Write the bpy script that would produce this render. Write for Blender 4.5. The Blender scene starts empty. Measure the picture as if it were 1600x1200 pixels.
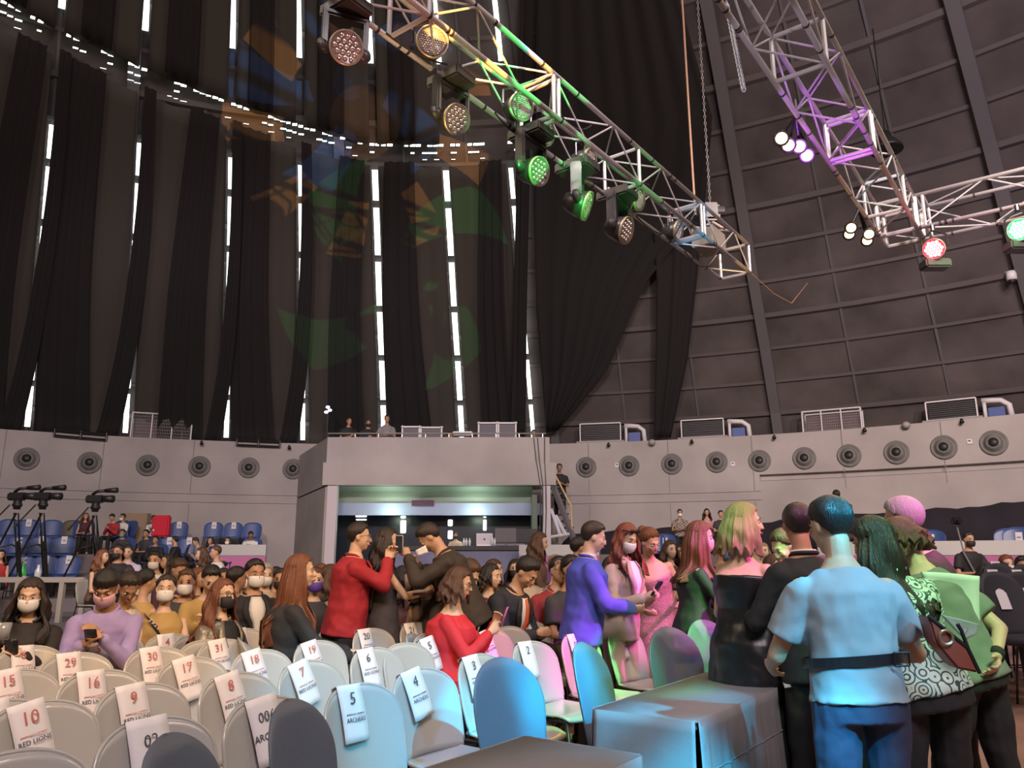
import bpy, bmesh, math, random
from mathutils import Vector, Matrix
random.seed(7)
V = Vector
PI = math.pi
S = bpy.context.scene
COL = S.collection

# ------------------------------------------------------------------ camera
CAM_H = 1.45
PITCH = math.atan(269/1200)
cam_d = bpy.data.cameras.new('camera'); cam_d.sensor_width = 36; cam_d.lens = 27
cam_d.clip_start = 0.05; cam_d.clip_end = 200
cam = bpy.data.objects.new('camera', cam_d); COL.objects.link(cam)
cam.location = (0, 0, CAM_H); cam.rotation_euler = (PI/2+PITCH, 0, 0)
S.camera = cam

# ------------------------------------------------------------------ world, exposure
w = bpy.data.worlds.new('world'); S.world = w; w.use_nodes = True
w.node_tree.nodes['Background'].inputs[0].default_value = (.62, .5, .6, 1)
w.node_tree.nodes['Background'].inputs[1].default_value = .035
S.view_settings.view_transform = 'Standard'; S.view_settings.look = 'None'
S.view_settings.gamma = 1; S.view_settings.exposure = 0.0

def ray(px, py):
    a = (px-800)/1200; b = (600-py)/1200
    return V((a, math.cos(PITCH)-math.sin(PITCH)*b, math.sin(PITCH)+math.cos(PITCH)*b))
EYE = V((0, 0, CAM_H))
def at_z(px, py, z):
    d = ray(px, py); return EYE + d*((z-CAM_H)/d.z)
def at_y(px, py, y):
    d = ray(px, py); return EYE + d*(y/d.y)
CC = V((-2.6, 1.1)); R = 24.6
def at_r(px, py, r):
    d = ray(px, py); e = EYE.xy-CC
    A = d.xy.dot(d.xy); B = 2*d.xy.dot(e); Cc = e.dot(e)-r*r
    return EYE + d*((-B+math.sqrt(B*B-4*A*Cc))/(2*A))
def pol(az, r, z=0):
    a = math.radians(az); return V((CC.x+r*math.sin(a), CC.y+r*math.cos(a), z))
def az_of(p): return math.degrees(math.atan2(p.x-CC.x, p.y-CC.y))
PROF = [(4.4, 26.3), (5.6, 25.8), (7.4, 24.4), (9.2, 22.7), (11.1, 21.2), (12.9, 19.6), (14.2, 18.4), (15.4, 17.1), (17.4, 14.2), (19.2, 10.8), (20.6, 7), (21.4, 3.4), (21.7, 0)]
def rprof(z):
    for (z0, r0), (z1, r1) in zip(PROF, PROF[1:]):
        if z <= z1: return r0+(r1-r0)*(z-z0)/(z1-z0)
    return 0
def dome_hit(px, py, off=0):
    d = ray(px, py); lo, hi = 3, 40
    for _ in range(40):
        m = (lo+hi)/2; p = EYE+d*m
        if (p.xy-CC).length > rprof(p.z)-off or p.z > 21.5: hi = m
        else: lo = m
    return EYE+d*lo

# ------------------------------------------------------------------ materials
MATS = {}
def mat(name, col, rough=.6, metal=0, spec=.5, bump=0, bscale=30, var=0, vscale=4, emit=None, estr=0, trans=0, stretch=(1, 1, 1), col2=None, coat=0, alpha=1):
    if name in MATS: return MATS[name]
    m = bpy.data.materials.new(name); m.use_nodes = True; MATS[name] = m
    nt = m.node_tree; b = nt.nodes['Principled BSDF']
    b.inputs['Base Color'].default_value = (*col, 1); b.inputs['Roughness'].default_value = rough
    b.inputs['Metallic'].default_value = metal; b.inputs['Specular IOR Level'].default_value = spec
    b.inputs['Coat Weight'].default_value = coat; b.inputs['Alpha'].default_value = alpha
    b.inputs['Transmission Weight'].default_value = trans
    if emit: b.inputs['Emission Color'].default_value = (*emit, 1); b.inputs['Emission Strength'].default_value = estr
    if bump or var:
        tc = nt.nodes.new('ShaderNodeTexCoord'); mp = nt.nodes.new('ShaderNodeMapping')
        mp.inputs['Scale'].default_value = stretch; nt.links.new(tc.outputs['Object'], mp.inputs[0])
    if bump:
        n = nt.nodes.new('ShaderNodeTexNoise'); n.inputs['Scale'].default_value = bscale; n.inputs['Detail'].default_value = 4
        nt.links.new(mp.outputs[0], n.inputs[0])
        bp = nt.nodes.new('ShaderNodeBump'); bp.inputs['Strength'].default_value = bump; bp.inputs['Distance'].default_value = .02
        nt.links.new(n.outputs[0], bp.inputs['Height']); nt.links.new(bp.outputs[0], b.inputs['Normal'])
    if var:
        n2 = nt.nodes.new('ShaderNodeTexNoise'); n2.inputs['Scale'].default_value = vscale; n2.inputs['Detail'].default_value = 5
        nt.links.new(mp.outputs[0], n2.inputs[0])
        cr = nt.nodes.new('ShaderNodeValToRGB'); cr.color_ramp.elements[0].position = .3; cr.color_ramp.elements[1].position = .7
        c0 = col2 or tuple(c*(1-var) for c in col)
        cr.color_ramp.elements[0].color = (*c0, 1); cr.color_ramp.elements[1].color = (*(tuple(min(1, c*(1+var*.5)) for c in col) if not col2 else col), 1)
        nt.links.new(n2.outputs[0], cr.inputs[0]); nt.links.new(cr.outputs[0], b.inputs['Base Color'])
    return m
def emis(name, col, s):
    if name in MATS: return MATS[name]
    m = bpy.data.materials.new(name); m.use_nodes = True; MATS[name] = m
    b = m.node_tree.nodes['Principled BSDF']; b.inputs['Base Color'].default_value = (*[c*.5 for c in col], 1)
    b.inputs['Emission Color'].default_value = (*col, 1); b.inputs['Emission Strength'].default_value = s
    return m

# ------------------------------------------------------------------ object helpers
def obj(name, bm, m=None, parent=None, smooth=False, label=None, cat=None, group=None, kind=None):
    if isinstance(bm, bpy.types.Mesh): me = bm
    else:
        bmesh.ops.recalc_face_normals(bm, faces=bm.faces[:])
        me = bpy.data.meshes.new(name); bm.to_mesh(me); bm.free()
    if smooth:
        me.polygons.foreach_set('use_smooth', [True]*len(me.polygons))
    if m:
        for mm in (m if isinstance(m, (list, tuple)) else [m]): me.materials.append(mm)
    o = bpy.data.objects.new(name, me); COL.objects.link(o)
    if parent: o.parent = parent
    props(o, label, cat, group, kind)
    return o
NUMW = {'10': 'ten', '16': 'sixteen', '15': 'fifteen', '11': 'eleven', '17': 'seventeen', '18': 'eighteen', '19': 'nineteen', '20': 'twenty', '21': 'twenty-one', '29': 'twenty-nine', '30': 'thirty', '31': 'thirty-one', '32': 'thirty-two', '1': 'one', '2': 'two', '3': 'three', '4': 'four', '5': 'five', '6': 'six', '7': 'seven', '8': 'eight', '9': 'nine', '02': 'oh-two', '006': 'double-oh-six', '004': 'double-oh-four', '001': 'double-oh-one', '002': 'double-oh-two'}
def words_(l): return ' '.join([NUMW.get(w_.strip(','), w_) for w_ in l.split()][:16])
def props(o, label=None, cat=None, group=None, kind=None):
    if label: o['label'] = words_(label)
    if cat: o['category'] = cat
    if group: o['group'] = group
    if kind: o['kind'] = kind
    return o
def thing(name, label, cat, loc=(0, 0, 0), rz=0, group=None):
    o = bpy.data.objects.new(name, None); COL.objects.link(o); o.empty_display_size = .1
    o.location = loc; o.rotation_euler = (0, 0, rz)
    return props(o, label, cat, group)
def dup(root, loc=None, rz=None, label=None, group=None, mats=None, scale=None, name=None):
    r = root.copy(); COL.objects.link(r)
    if name: r.name = name
    if loc is not None: r.location = loc
    if rz is not None: r.rotation_euler = (0, 0, rz)
    if scale: r.scale = (scale,)*3
    if label: r['label'] = words_(label)
    if group: r['group'] = group
    elif 'group' in r and group == '': del r['group']
    for ch in list(root.children):
        c = ch.copy(); COL.objects.link(c); c.parent = r
        for g in list(ch.children):
            d = g.copy(); COL.objects.link(d); d.parent = c
    return r
def B(): return bmesh.new()
def box(bm, c, s, rot=None, bev=0):
    M = Matrix.Translation(V(c)) @ (rot.to_4x4() if rot else Matrix()) @ Matrix.Diagonal((*s, 1))
    r = bmesh.ops.create_cube(bm, size=1, matrix=M)
    if bev:
        es = list({e for v in r['verts'] for e in v.link_edges})
        bmesh.ops.bevel(bm, geom=es, offset=bev, segments=2, affect='EDGES')
def frame_of(d):
    d = d.normalized(); up = V((0, 0, 1)) if abs(d.z) < .95 else V((0, 1, 0))
    x = d.cross(up).normalized(); y = x.cross(d).normalized(); return x, y
def loft(bm, rings, n=12, cap=True, close=True, pw=1):
    """rings: (center, xvec, yvec)"""
    L = []
    for c, x, y in rings:
        row = []
        for i in range(n):
            a = 2*PI*i/n; ca, sa = math.cos(a), math.sin(a)
            if pw != 1: ca = math.copysign(abs(ca)**pw, ca); sa = math.copysign(abs(sa)**pw, sa)
            row.append(bm.verts.new(c+x*ca+y*sa))
        L.append(row)
    for a, b in zip(L, L[1:]):
        for i in range(n): bm.faces.new((a[i], a[(i+1) % n], b[(i+1) % n], b[i]))
    if cap:
        bm.faces.new(L[0][::-1]); bm.faces.new(L[-1])
    return L
def tube(bm, pts, r, n=8, cap=True):
    pts = [V(p) for p in pts]; rr = r if isinstance(r, (list, tuple)) else [r]*len(pts)
    rings = []; px = None
    for i, p in enumerate(pts):
        d = (pts[min(i+1, len(pts)-1)]-pts[max(i-1, 0)])
        if d.length < 1e-6: d = V((0, 0, 1))
        d.normalize()
        if px is None: x, y = frame_of(d)
        else:
            x = (px-d*px.dot(d)).normalized(); y = x.cross(d)
        px = x
        rings.append((p, x*rr[i], y*rr[i]))
    loft(bm, rings, n, cap)
def cap_tube(bm, p0, p1, r0, r1, n=10):
    p0 = V(p0); p1 = V(p1); d = (p1-p0); L = d.length; d.normalize(); x, y = frame_of(d); rings = []
    for k in (85, 60, 30): rings.append((p0-d*r0*math.sin(math.radians(k)), x*r0*math.cos(math.radians(k)), y*r0*math.cos(math.radians(k))))
    rings.append((p0, x*r0, y*r0)); rings.append((p1, x*r1, y*r1))
    for k in (30, 60, 85): rings.append((p1+d*r1*math.sin(math.radians(k)), x*r1*math.cos(math.radians(k)), y*r1*math.cos(math.radians(k))))
    loft(bm, rings, n)
def ell(bm, c, r, rot=None, u=16, v=10):
    M = Matrix.Translation(V(c)) @ (rot.to_4x4() if rot else Matrix()) @ Matrix.Diagonal((*r, 1))
    bmesh.ops.create_uvsphere(bm, u_segments=u, v_segments=v, radius=1, matrix=M)
def lathe(bm, prof, n=24, M=None):
    """profile (r,z) around local z"""
    rows = []
    for r, z in prof:
        rows.append([bm.verts.new((M or Matrix()) @ V((r*math.cos(2*PI*i/n), r*math.sin(2*PI*i/n), z))) for i in range(n)] if r > 1e-6 else [bm.verts.new((M or Matrix()) @ V((0, 0, z)))])
    for a, b in zip(rows, rows[1:]):
        if len(a) == 1 and len(b) == 1: continue
        for i in range(n):
            j = (i+1) % n
            if len(a) == 1: bm.faces.new((a[0], b[j], b[i]))
            elif len(b) == 1: bm.faces.new((a[i], a[j], b[0]))
            else: bm.faces.new((a[i], a[j], b[j], b[i]))
def grid(bm, rows):
    L = [[bm.verts.new(p) for p in r] for r in rows]
    for a, b in zip(L, L[1:]):
        for i in range(len(a)-1): bm.faces.new((a[i], a[i+1], b[i+1], b[i]))
def solid(me_obj, t, off=0):
    m = me_obj.modifiers.new('s', 'SOLIDIFY'); m.thickness = t; m.offset = off; return me_obj
def zmat(p, zdir, roll=0):
    return Matrix.Translation(V(p)) @ V(zdir).to_track_quat('Z', 'Y').to_matrix().to_4x4() @ Matrix.Rotation(roll, 4, 'Z')

# ------------------------------------------------------------------ lights
def area(name, loc, tgt, size, power, col, shape='DISK'):
    d = bpy.data.lights.new(name, 'AREA'); d.energy = power; d.color = col; d.size = size; d.shape = shape
    o = bpy.data.objects.new(name, d); COL.objects.link(o); o.location = loc
    o.rotation_euler = (V(tgt)-V(loc)).to_track_quat('-Z', 'Y').to_euler(); o.visible_camera = True
    return o
def spot(name, loc, tgt, deg, power, col, blend=.4, size=.06):
    d = bpy.data.lights.new(name, 'SPOT'); d.energy = power; d.color = col; d.spot_size = math.radians(deg)
    d.spot_blend = blend; d.shadow_soft_size = size
    o = bpy.data.objects.new(name, d); COL.objects.link(o); o.location = loc
    o.rotation_euler = (V(tgt)-V(loc)).to_track_quat('-Z', 'Y').to_euler()
    return o
#LIGHTS
area('house_light', (3, -6, 13), (0, 20, 2), 5, 2100, (1, .84, .86))
area('house_light', (-10, 2, 12), (-6, 12, 0), 4, 700, (1, .8, .55))
area('house_light', (9, 4, 11), (8, 22, 3), 4, 850, (1, .76, .62))
for (l_, t_, e_, c_) in (((-5, 4, 8.5), (-9, 23, 3.6), 4100, (1, .82, .86)), ((0, 4, 8.5), (0, 24, 3.6), 3500, (1, .83, .85)), ((5, 4, 8.5), (7.5, 22, 3.4), 4800, (1, .8, .74)), ((9, 3, 8.5), (14, 19, 3.6), 4300, (1, .77, .68))):
    spot('wall_fill', l_, t_, 62, e_, c_, .8, .3)  # added fill that brightens the ring wall, not real house fittings
spot('violet_wash', (8, 2, 6.5), (14, 14, 12), 75, 1500, (.42, .36, 1), .9, .3)
# warm wash over the seated crowd on the left
spot('warm_wash', (-1.5, -1, 6.2), (-3.8, 8.6, .9), 56, 1500, (1, .60, .24), .7, .15)
spot('warm_wash', (6, 1, 6.2), (-2.2, 8.0, 1), 36, 1500, (1, .58, .2), .7, .15)
# ------------------------------------------------------------------ setting
M_conc = mat('concrete', (.36, .33, .325), .85, bump=.15, bscale=6, var=.16, vscale=.7)
M_conc2 = mat('concrete_side', (.30, .28, .27), .85, bump=.15, bscale=6, var=.2, vscale=.9)
M_dome = mat('dome_panel', (.085, .072, .07), .9, bump=.35, bscale=5, var=.42, vscale=.7)
M_rib = mat('dome_rib', (.1, .095, .1), .8)
M_floor = mat('floor', (.34, .2, .15), .38, var=.3, vscale=1.2, bump=.03, bscale=8)
M_black = mat('black_paint', (.012, .012, .013), .5)
M_dark = mat('dark_metal', (.03, .03, .032), .35, metal=.6)
M_steel = mat('steel', (.55, .54, .55), .35, metal=.8)
M_white = mat('white_paint', (.6, .58, .6), .5)
M_day = emis('daylight', (.93, 1, .95), 3.2)
M_day2 = emis('daylight_dim', (.85, .95, .85), .55)

bm = B(); bmesh.ops.create_circle(bm, cap_ends=True, segments=64, radius=26, matrix=Matrix.Translation((CC.x, CC.y, 0)))
obj('floor', bm, M_floor, kind='structure')

def arc(az0, az1, prof, seg=1.5, closed=True):
    bm = B(); n = max(2, int((az1-az0)/seg)); L = []
    for i in range(n+1):
        a = az0+(az1-az0)*i/n
        L.append([bm.verts.new(pol(a, r, z)) for r, z in prof])
    k = len(prof)
    for a, b in zip(L, L[1:]):
        for j in range(k if closed else k-1): bm.faces.new((a[j], a[(j+1) % k], b[(j+1) % k], b[j]))
    if closed: bm.faces.new(L[0]); bm.faces.new(L[-1][::-1])
    return bm
g = .035
wall_prof = [(R, -.02), (R, 3.08), (R+g, 3.08), (R+g, 3.12), (R, 3.12), (R, 3.34), (R+g, 3.34), (R+g, 3.38), (R, 3.38), (R, 4.52), (R+.012, 4.53), (R+.012, 5.1), (R+1.75, 5.1), (R+1.75, -.02)]
obj('wall_left', arc(-78, -12.0, wall_prof), M_conc, kind='structure')
obj('wall_right', arc(-12.0, 24.4, wall_prof), M_conc, kind='structure')
wp2 = [(R, -.02), (R, 3.68), (R+.18, 3.72), (R+.18, 3.86), (R, 3.88), (R, 4.52), (R+.012, 4.53), (R+.012, 5.1), (R+1.75, 5.1), (R+1.75, -.02)]
obj('wall_right_bay', arc(24.4, 100, wp2), M_conc, kind='structure')
bm = B(); 
for a in range(-72, 100, 6):
    if -16 < a < 6: continue
    for z0, z1 in ((3.4, 5.08),) if a > 24 else ((1.2, 3.06), (3.4, 5.08)):
        p = pol(a, R-.002, (z0+z1)/2); box(bm, p, (.018, .02, z1-z0), Matrix.Rotation(-math.radians(a), 3, 'Z'))
obj('trim_1', bm, mat('joint', (.2, .18, .18), .9), kind='structure')
# dome shell
dome_prof = [(r, z) for z, r in PROF[:-1]]
obj('ceiling', arc(-180, 180, dome_prof, 3, closed=False), M_dome, smooth=True, kind='structure')
# dome ribs and panel battens
n_ = 0
def dome_strip(az, z0, z1, w, d, name, m):
    bm = B(); rows = []
    zs = [z0+(z1-z0)*i/16 for i in range(17)]
    for z in zs:
        r = rprof(z); c = pol(az, r-d, z); c2 = pol(az, r+.1, z)
        t = V((math.cos(math.radians(az)), -math.sin(math.radians(az)), 0))*w/2
        rows.append([c2-t, c-t, c+t, c2+t])
    grid(bm, rows); return obj(name, bm, m, kind='structure')
ti = 2
for k in range(-7, 6):
    a = 25.6+16.4*k
    if a > 80 or a < -75: continue
    dome_strip(a, 5.0, 19, .3, .28, f'trim_{ti}', M_rib); ti += 1
    for j in (1, 2): dome_strip(a+5.47*j, 5.0, 19, .07, .06, f'trim_{ti}', M_rib); ti += 1
bm = B(); z = 5.9; s = 0
zz = []
while z < 18.5:
    zz.append(z); sl = (rprof(z)-rprof(z+.1))/.1; z += 1.12/math.sqrt(1+sl*sl)
for i, z in enumerate(zz):
    r = rprof(z); d = .09 if i % 3 else .14
    sl = (rprof(z)-rprof(z+.1))/.1; q = math.sqrt(1+sl*sl)
    hh = .05 if i % 3 else .075
    L = []
    for j in range(0, 81):
        a = -60+j*2
        L.append([pol(a, r+.1, z-hh), pol(a, r-d+hh*sl/q, z-hh/q), pol(a, r-d-hh*sl/q, z+hh/q), pol(a, r+.1-hh*sl, z+hh)])
    grid(bm, L)
obj(f'trim_{ti}', bm, mat('dome_batten', (.105, .092, .09), .85), kind='structure'); ti += 1

# window slots of the dome behind the drapes
WAZ = [7.5, 1.9, -4.2, -10.4, -16.0, -22.9, -29, -35, -41, -47, -53]
wi = 1
for i, a in enumerate(WAZ):
    for (z0, z1) in ((5.3, 12.6), (14.6, 18.8)):
        bm = B(); z = z0
        while z < z1:
            zb = min(z+1.25, z1); w_ = .17 if i in (1, 2) else (.13 if i == 0 else .15)
            rows = []
            for k in range(5):
                zk = z+.06+(zb-z-.12)*k/4; t = V((math.cos(math.radians(a)), -math.sin(math.radians(a)), 0))*w_/2
                p = pol(a, rprof(zk)-.30, zk); rows.append([p-t, p+t])
            grid(bm, rows); z += 1.3
        obj(f'window_{wi}', bm, M_day if (i < 3 or z0 > 12) else M_day, kind='structure'); wi += 1
def breakz(a): return 13.0 if a > -5 else 13.0+(-5-a)*.05
# horizontal slots along the ring
bm = B(); 
random.seed(3)
for a in [x*.5 for x in range(-108, 24)]:
    if random.random() < .18: continue
    for k, dz in enumerate((0, .17, .32)):
        if random.random() < (.25, .55, .7)[k]: continue
        z = breakz(a)-dz; rr = rprof(z)-.55
        aa = a+random.uniform(.3, .5)
        grid(bm, [[pol(a, rr, z-.03*(2-k)), pol(aa, rr, z-.03*(2-k))], [pol(a, rr+.03, z+.035), pol(aa, rr+.03, z+.035)]])
obj(f'window_{wi}', bm, M_day, kind='structure'); wi += 1

# drapes
M_daylit = mat('daylit_drape', (.05, .044, .038), .9, bump=.3, bscale=3, stretch=(6, 6, .3))  # grey base colour holds the daylight showing through a single black layer
M_drape = mat('black_drape', (.011, .009, .010), .95, bump=.3, bscale=3, stretch=(6, 6, .3))
def tag_drape(o, lab): props(o, lab, 'drape', None); return o
def drape(a_top, a_bot, z_top, z_bot, off, m, lab, folds=3, amp=.12, swag=0, seed=0, group=None):
    """a_top=(left,right) azimuths, a_bot likewise; hangs on the dome shell"""
    rnd = random.Random(seed); ph = rnd.random()*6; bm = B(); rows = []
    NR, NC = 26, 18
    for i in range(NR+1):
        t = i/NR; zt = z_top; 
        row = []
        for j in range(NC+1):
            s_ = j/NC
            al = a_top[0]+(a_bot[0]-a_top[0])*t - swag*math.sin(PI*t)
            ar = a_top[1]+(a_bot[1]-a_top[1])*t - swag*math.sin(PI*t)
            a = al+(ar-al)*s_
            z1 = z_top(a) if callable(z_top) else z_top
            z = z1+(z_bot-z1)*t
            zz_ = max(z, 5.5)
            f = amp*(.4+.6*t)*(math.sin(s_*folds*2*PI+ph)+.4*math.sin(s_*folds*4.3*PI+ph*2+t*2))
            row.append(pol(a, rprof(zz_)-off+f, z))
        rows.append(row)
    grid(bm, rows)
    o = obj('stage_drape', bm, m, smooth=True); solid(o, .012)
    return props(o, lab, 'drape', None, None)
def off_for(k): return .62+.07*(k % 3)
names = ['farthest right', 'second from the right', 'third from the right', 'middle', 'fifth from the right', 'sixth from the right', 'seventh from the right', 'eighth from the right', 'ninth from the right', 'leftmost']
# lower tier: each bay between two windows carries a sheer sheet and a black overlap
lowtop = lambda a: breakz(a)-.45
hitop = lambda a: breakz(a)-.02
for i in range(10):
    ar, al = WAZ[i], WAZ[i+1]; w_ = ar-al
    place = ['between the two slim bright slots right of the truss lights', 'between the two tallest bright slots in the middle', 'left of the brightest middle slot', 'in the orange and blue light patches', 'above the cage on the wall ledge', 'left of the cage on the ledge', 'behind the left video camera', 'above the leftmost wall vent', 'at the left frame edge', 'beyond the left frame edge'][i]
    gap = .35
    drape((al+gap, ar-gap), (al+gap*1.6, ar-gap*1.2), lowtop, 5.12, .5, M_daylit, 'grey sheer lower drape '+place, 3, .06, 0, i)
    wb = .42*w_ if i % 2 else .33*w_
    sh = .1 if i % 2 else .5
    drape((al+gap+w_*sh, al+gap+w_*sh+wb), (al+.3*gap+w_*sh*.6, al+gap+w_*sh*.6+wb*1.25), lowtop, 5.12, .78, M_drape, 'black overlapping lower drape '+place, 3, .09, .4, 20+i)
    if i >= 2:
        drape((al+.04*w_, al+.17*w_), (al-.26*w_, al-.05*w_), lowtop, 5.12, .95, M_drape, 'narrow black drape crossing a bright slot '+place, 2, .06, -.5, 40+i)
    # upper tier
    drape((al+gap*.8-.5, ar-gap-.5), (al+gap, ar-gap), 20, 0, .5, M_daylit, 'x', 3, .05, 0, i) if False else None
for i in range(1, 10):
    ar, al = WAZ[i], WAZ[i+1]; w_ = ar-al
    place = ['', 'behind the green moving head light', 'behind the largest moving head light', 'left of the largest moving head light', 'over the small bright ring dashes', 'third from the left corner', 'second from the left corner', 'at the top left corner', 'at the left frame edge', 'beyond the left frame edge'][i]
    bm = B(); rows = []
    for (a0, a1, o_, m_, lab) in ((al+.35, ar-.3, .62, M_daylit, 'grey sheer upper drape '), (al+w_*.25, al+w_*.62, .85, M_drape, 'black upper drape ')):
        bm = B(); rows = []
        for r_ in range(15):
            t = r_/14; row = []
            for j in range(13):
                s_ = j/12; a = a0+(a1-a0)*s_; a += (1-t)*0.8
                z = 18.6+(hitop(a)-.12*math.sin(PI*s_)*0-18.6)*t
                row.append(pol(a, rprof(z)-o_+.05*math.sin(s_*15+i)-.12*math.sin(PI*t), z))
            rows.append(row)
        grid(bm, rows); o = obj('stage_drape', bm, m_, smooth=True); solid(o, .012)
        props(o, lab+place, 'drape')
def pix_drape(left, right, m, lab, off=.9, folds=6, amp=.1, n=30):
    def interp(L, t):
        tt = t*(len(L)-1); k = min(int(tt), len(L)-2); f = tt-k
        return (L[k][0]+(L[k+1][0]-L[k][0])*f, L[k][1]+(L[k+1][1]-L[k][1])*f)
    bm = B(); rows = []
    for i in range(n+1):
        t = i/n; a = interp(left, t); b = interp(right, t); row = []
        for j in range(33):
            s_ = j/32; o_ = off+amp*math.sin(s_*folds*2*PI+math.sin(t*3)*.8)+.5*amp*math.sin(s_*folds*5.1*PI)
            row.append(dome_hit(a[0]+(b[0]-a[0])*s_, a[1]+(b[1]-a[1])*s_, o_))
        rows.append(row)
    grid(bm, rows); o = obj('stage_drape', bm, m, smooth=True); solid(o, .012); return props(o, lab, 'drape')
pix_drape([(842, -160), (838, 0), (836, 200), (834, 330), (838, 480), (848, 600), (853, 676)],
          [(1020, -160), (1062, 0), (1113, 183), (1098, 330), (1010, 440), (948, 580), (872, 672)], M_drape, 'widest black drape sweeping down beside the gallery', .85, 7, .12)
pix_drape([(1018, 330), (1026, 440), (1025, 560), (1022, 683)], [(1112, 200), (1090, 430), (1075, 560), (1048, 684)], M_drape, 'lone black drape strip hanging before bare dome panels', .8, 2, .06)
pix_drape([(835, -160), (812, 0), (806, 240), (806, 330), (802, 480), (800, 600), (797, 683)],
          [(850, -160), (836, 0), (829, 200), (826, 330), (823, 480), (822, 600), (820, 683)], M_drape, 'slim black drape left of the rightmost bright slot', 1.0, 2, .04)

# ring vents
def make_vent():
    t = thing('air_nozzle', 'x', 'air vent')
    bm = B(); lathe(bm, [(.33, 0), (.335, .035), (.30, .06), (.27, .03), (.25, .02), (.22, .09), (.17, .15), (.135, .17), (.12, .16), (.12, .05), (0, .05)], 28)
    obj('nozzle_bowl', bm, mat('nozzle_grey', (.15, .145, .14), .6, var=.2, vscale=6), t, True)
    bm = B(); lathe(bm, [(.122, .1), (.115, .135), (0, .13)], 20); obj('nozzle_hole', bm, M_black, t, True, label='black round opening')
    return t
vent0 = make_vent(); first = True
VX = [(42, 717), (140, 723), (231, 727), (312, 729), (389, 731), (458, 733), (916, 730), (983, 728), (1050, 725), (1120, 722), (1187, 720), (1257, 716), (1327, 712), (1401, 707), (1475, 699), (1553, 692)]
VL = ['leftmost grey nozzle vent in the left wall', 'second vent from the left, under a dark bracket', 'vent under the left wire cage', 'fourth vent from the left frame edge', 'vent two left of the gallery box', 'vent nearest the gallery box on its left', 'vent nearest the stairs on the right wall', 'second vent right of the stairs', 'third vent right of the stairs', 'fourth vent right of the stairs', 'fifth vent right of the stairs', 'vent under the right wire cage', 'vent just right of the right wire cage', 'third vent from the right frame edge', 'second vent from the right frame edge', 'rightmost vent of the right wall']
for (x, y), l in zip(VX, VL):
    p = at_r(x, y, R); v = vent0 if first else dup(vent0)
    n = V((CC.x-p.x, CC.y-p.y, 0)).normalized(); tilt = random.uniform(-.25, .25)
    n2 = (n+V((0, 0, -.12))+V((n.y, -n.x, 0))*tilt*0).normalized()
    v.location = p; v.rotation_euler = n.to_track_quat('Z', 'Y').to_euler()
    l2 = l if 'nozzle' in l else l.replace('vent', 'grey nozzle vent', 1)
    v['label'] = l2; v['group'] = 'air nozzles along the ring wall'; first = False
# wall sockets and small spot fittings
for i, (x, y) in enumerate([(964, 727), (1145, 725), (1515, 690)]):
    p = at_r(x, y, R-.02); bm = B(); box(bm, (0, 0, 0), (.13, .04, .14), bev=.01)
    o = obj('junction_box', bm, M_white, label=['white wall box beside the first right vents', 'white wall box right of the fourth right vent', 'white wall box left of the last right vent'][i], cat='wall box')
    o.location = p; o.rotation_euler = (0, 0, -math.radians(az_of(p)))
    bm = B(); box(bm, (0, -.025, .02), (.06, .01, .03)); obj('socket_face', bm, M_black, o)
for i, (x, y) in enumerate([(315, 692), (452, 699), (951, 695), (1081, 690), (1210, 683), (1351, 672), (1503, 658)]):
    p = at_r(x, y, R-.02); t = thing('wall_spotlight', 'small dark spotlight fitting ' + ['above the fourth left vent', 'above the vent beside the gallery', 'above the first vent right of the stairs', 'above the third right vent', 'above the fifth right vent', 'above the vent right of the right cage', 'above the second last right vent'][i], 'spotlight', p, -math.radians(az_of(p)))
    bm = B(); tube(bm, [(0, 0, 0), (0, -.08, 0)], .02); obj('bracket', bm, M_dark, t)
    bm = B(); tube(bm, [(0, -.06, .04), (.02, -.16, -.05)], [.035, .055], 12); obj('lamp_head', bm, M_dark, t, True)
for i, (x, y) in enumerate([(1018, 691), (1415, 664)]):
    p = at_r(x, y, R-.02); t = thing('wall_camera', ['round white surveillance camera below the lone drape', 'round grey surveillance camera at the wall top right'][i], 'security camera', p, -math.radians(az_of(p)))
    bm = B(); lathe(bm, [(0, 0), (.06, 0), (.06, .06), (0, .06)], 16, zmat((0, 0, 0), (0, -1, 0))); obj('mount', bm, M_conc2, t, True)
    bm = B(); ell(bm, (.03, -.12, -.02), (.11, .11, .1)); obj('dome_housing', bm, mat('cam_grey', (.3, .29, .28), .5), t, True)
p = dome_hit(1581, 436, .4)
t = thing('hanging_camera', 'white cylindrical camera hanging at the right frame edge', 'camera', p)
bm = B(); lathe(bm, [(0, .2), (.11, .2), (.12, .1), (.12, -.02), (0, -.02)], 18); obj('housing', bm, M_white, t, True)
bm = B(); ell(bm, (0, 0, -.04), (.08, .08, .08)); obj('lens_dome', bm, M_black, t, True)
bm = B(); tube(bm, [(0, 0, .18), (0, .3, .3)], .02); obj('arm', bm, M_white, t)
for i, ((x0, y0), (x1, y1)) in enumerate([((85, 677), (166, 684)), ((370, 692), (437, 695))]):
    a = at_r(x0, y0, R-.12); b = at_r(x1, y1, R-.12); t = thing('wall_bracket', ['dark tubular rack on the wall above the second left vent', 'dark tubular rack on the wall left of the gallery'][i], 'wall rack', (0, 0, 0))
    z1 = V((0, 0, .1))
    bm = B(); tube(bm, [a+z1, b+z1], .035); obj('rail', bm, M_dark, t)
    bm = B(); tube(bm, [a-z1*.6, b-z1*.6], .03); obj('rail', bm, M_dark, t)
    for q in (a, a.lerp(b, .5), b):
        bm = B(); n = V((CC.x-q.x, CC.y-q.y, 0)).normalized(); tube(bm, [q+z1*1.4, q-z1*.8], .03); tube(bm, [q, q-n*.14], .02); obj('support', bm, M_dark, t)

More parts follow.
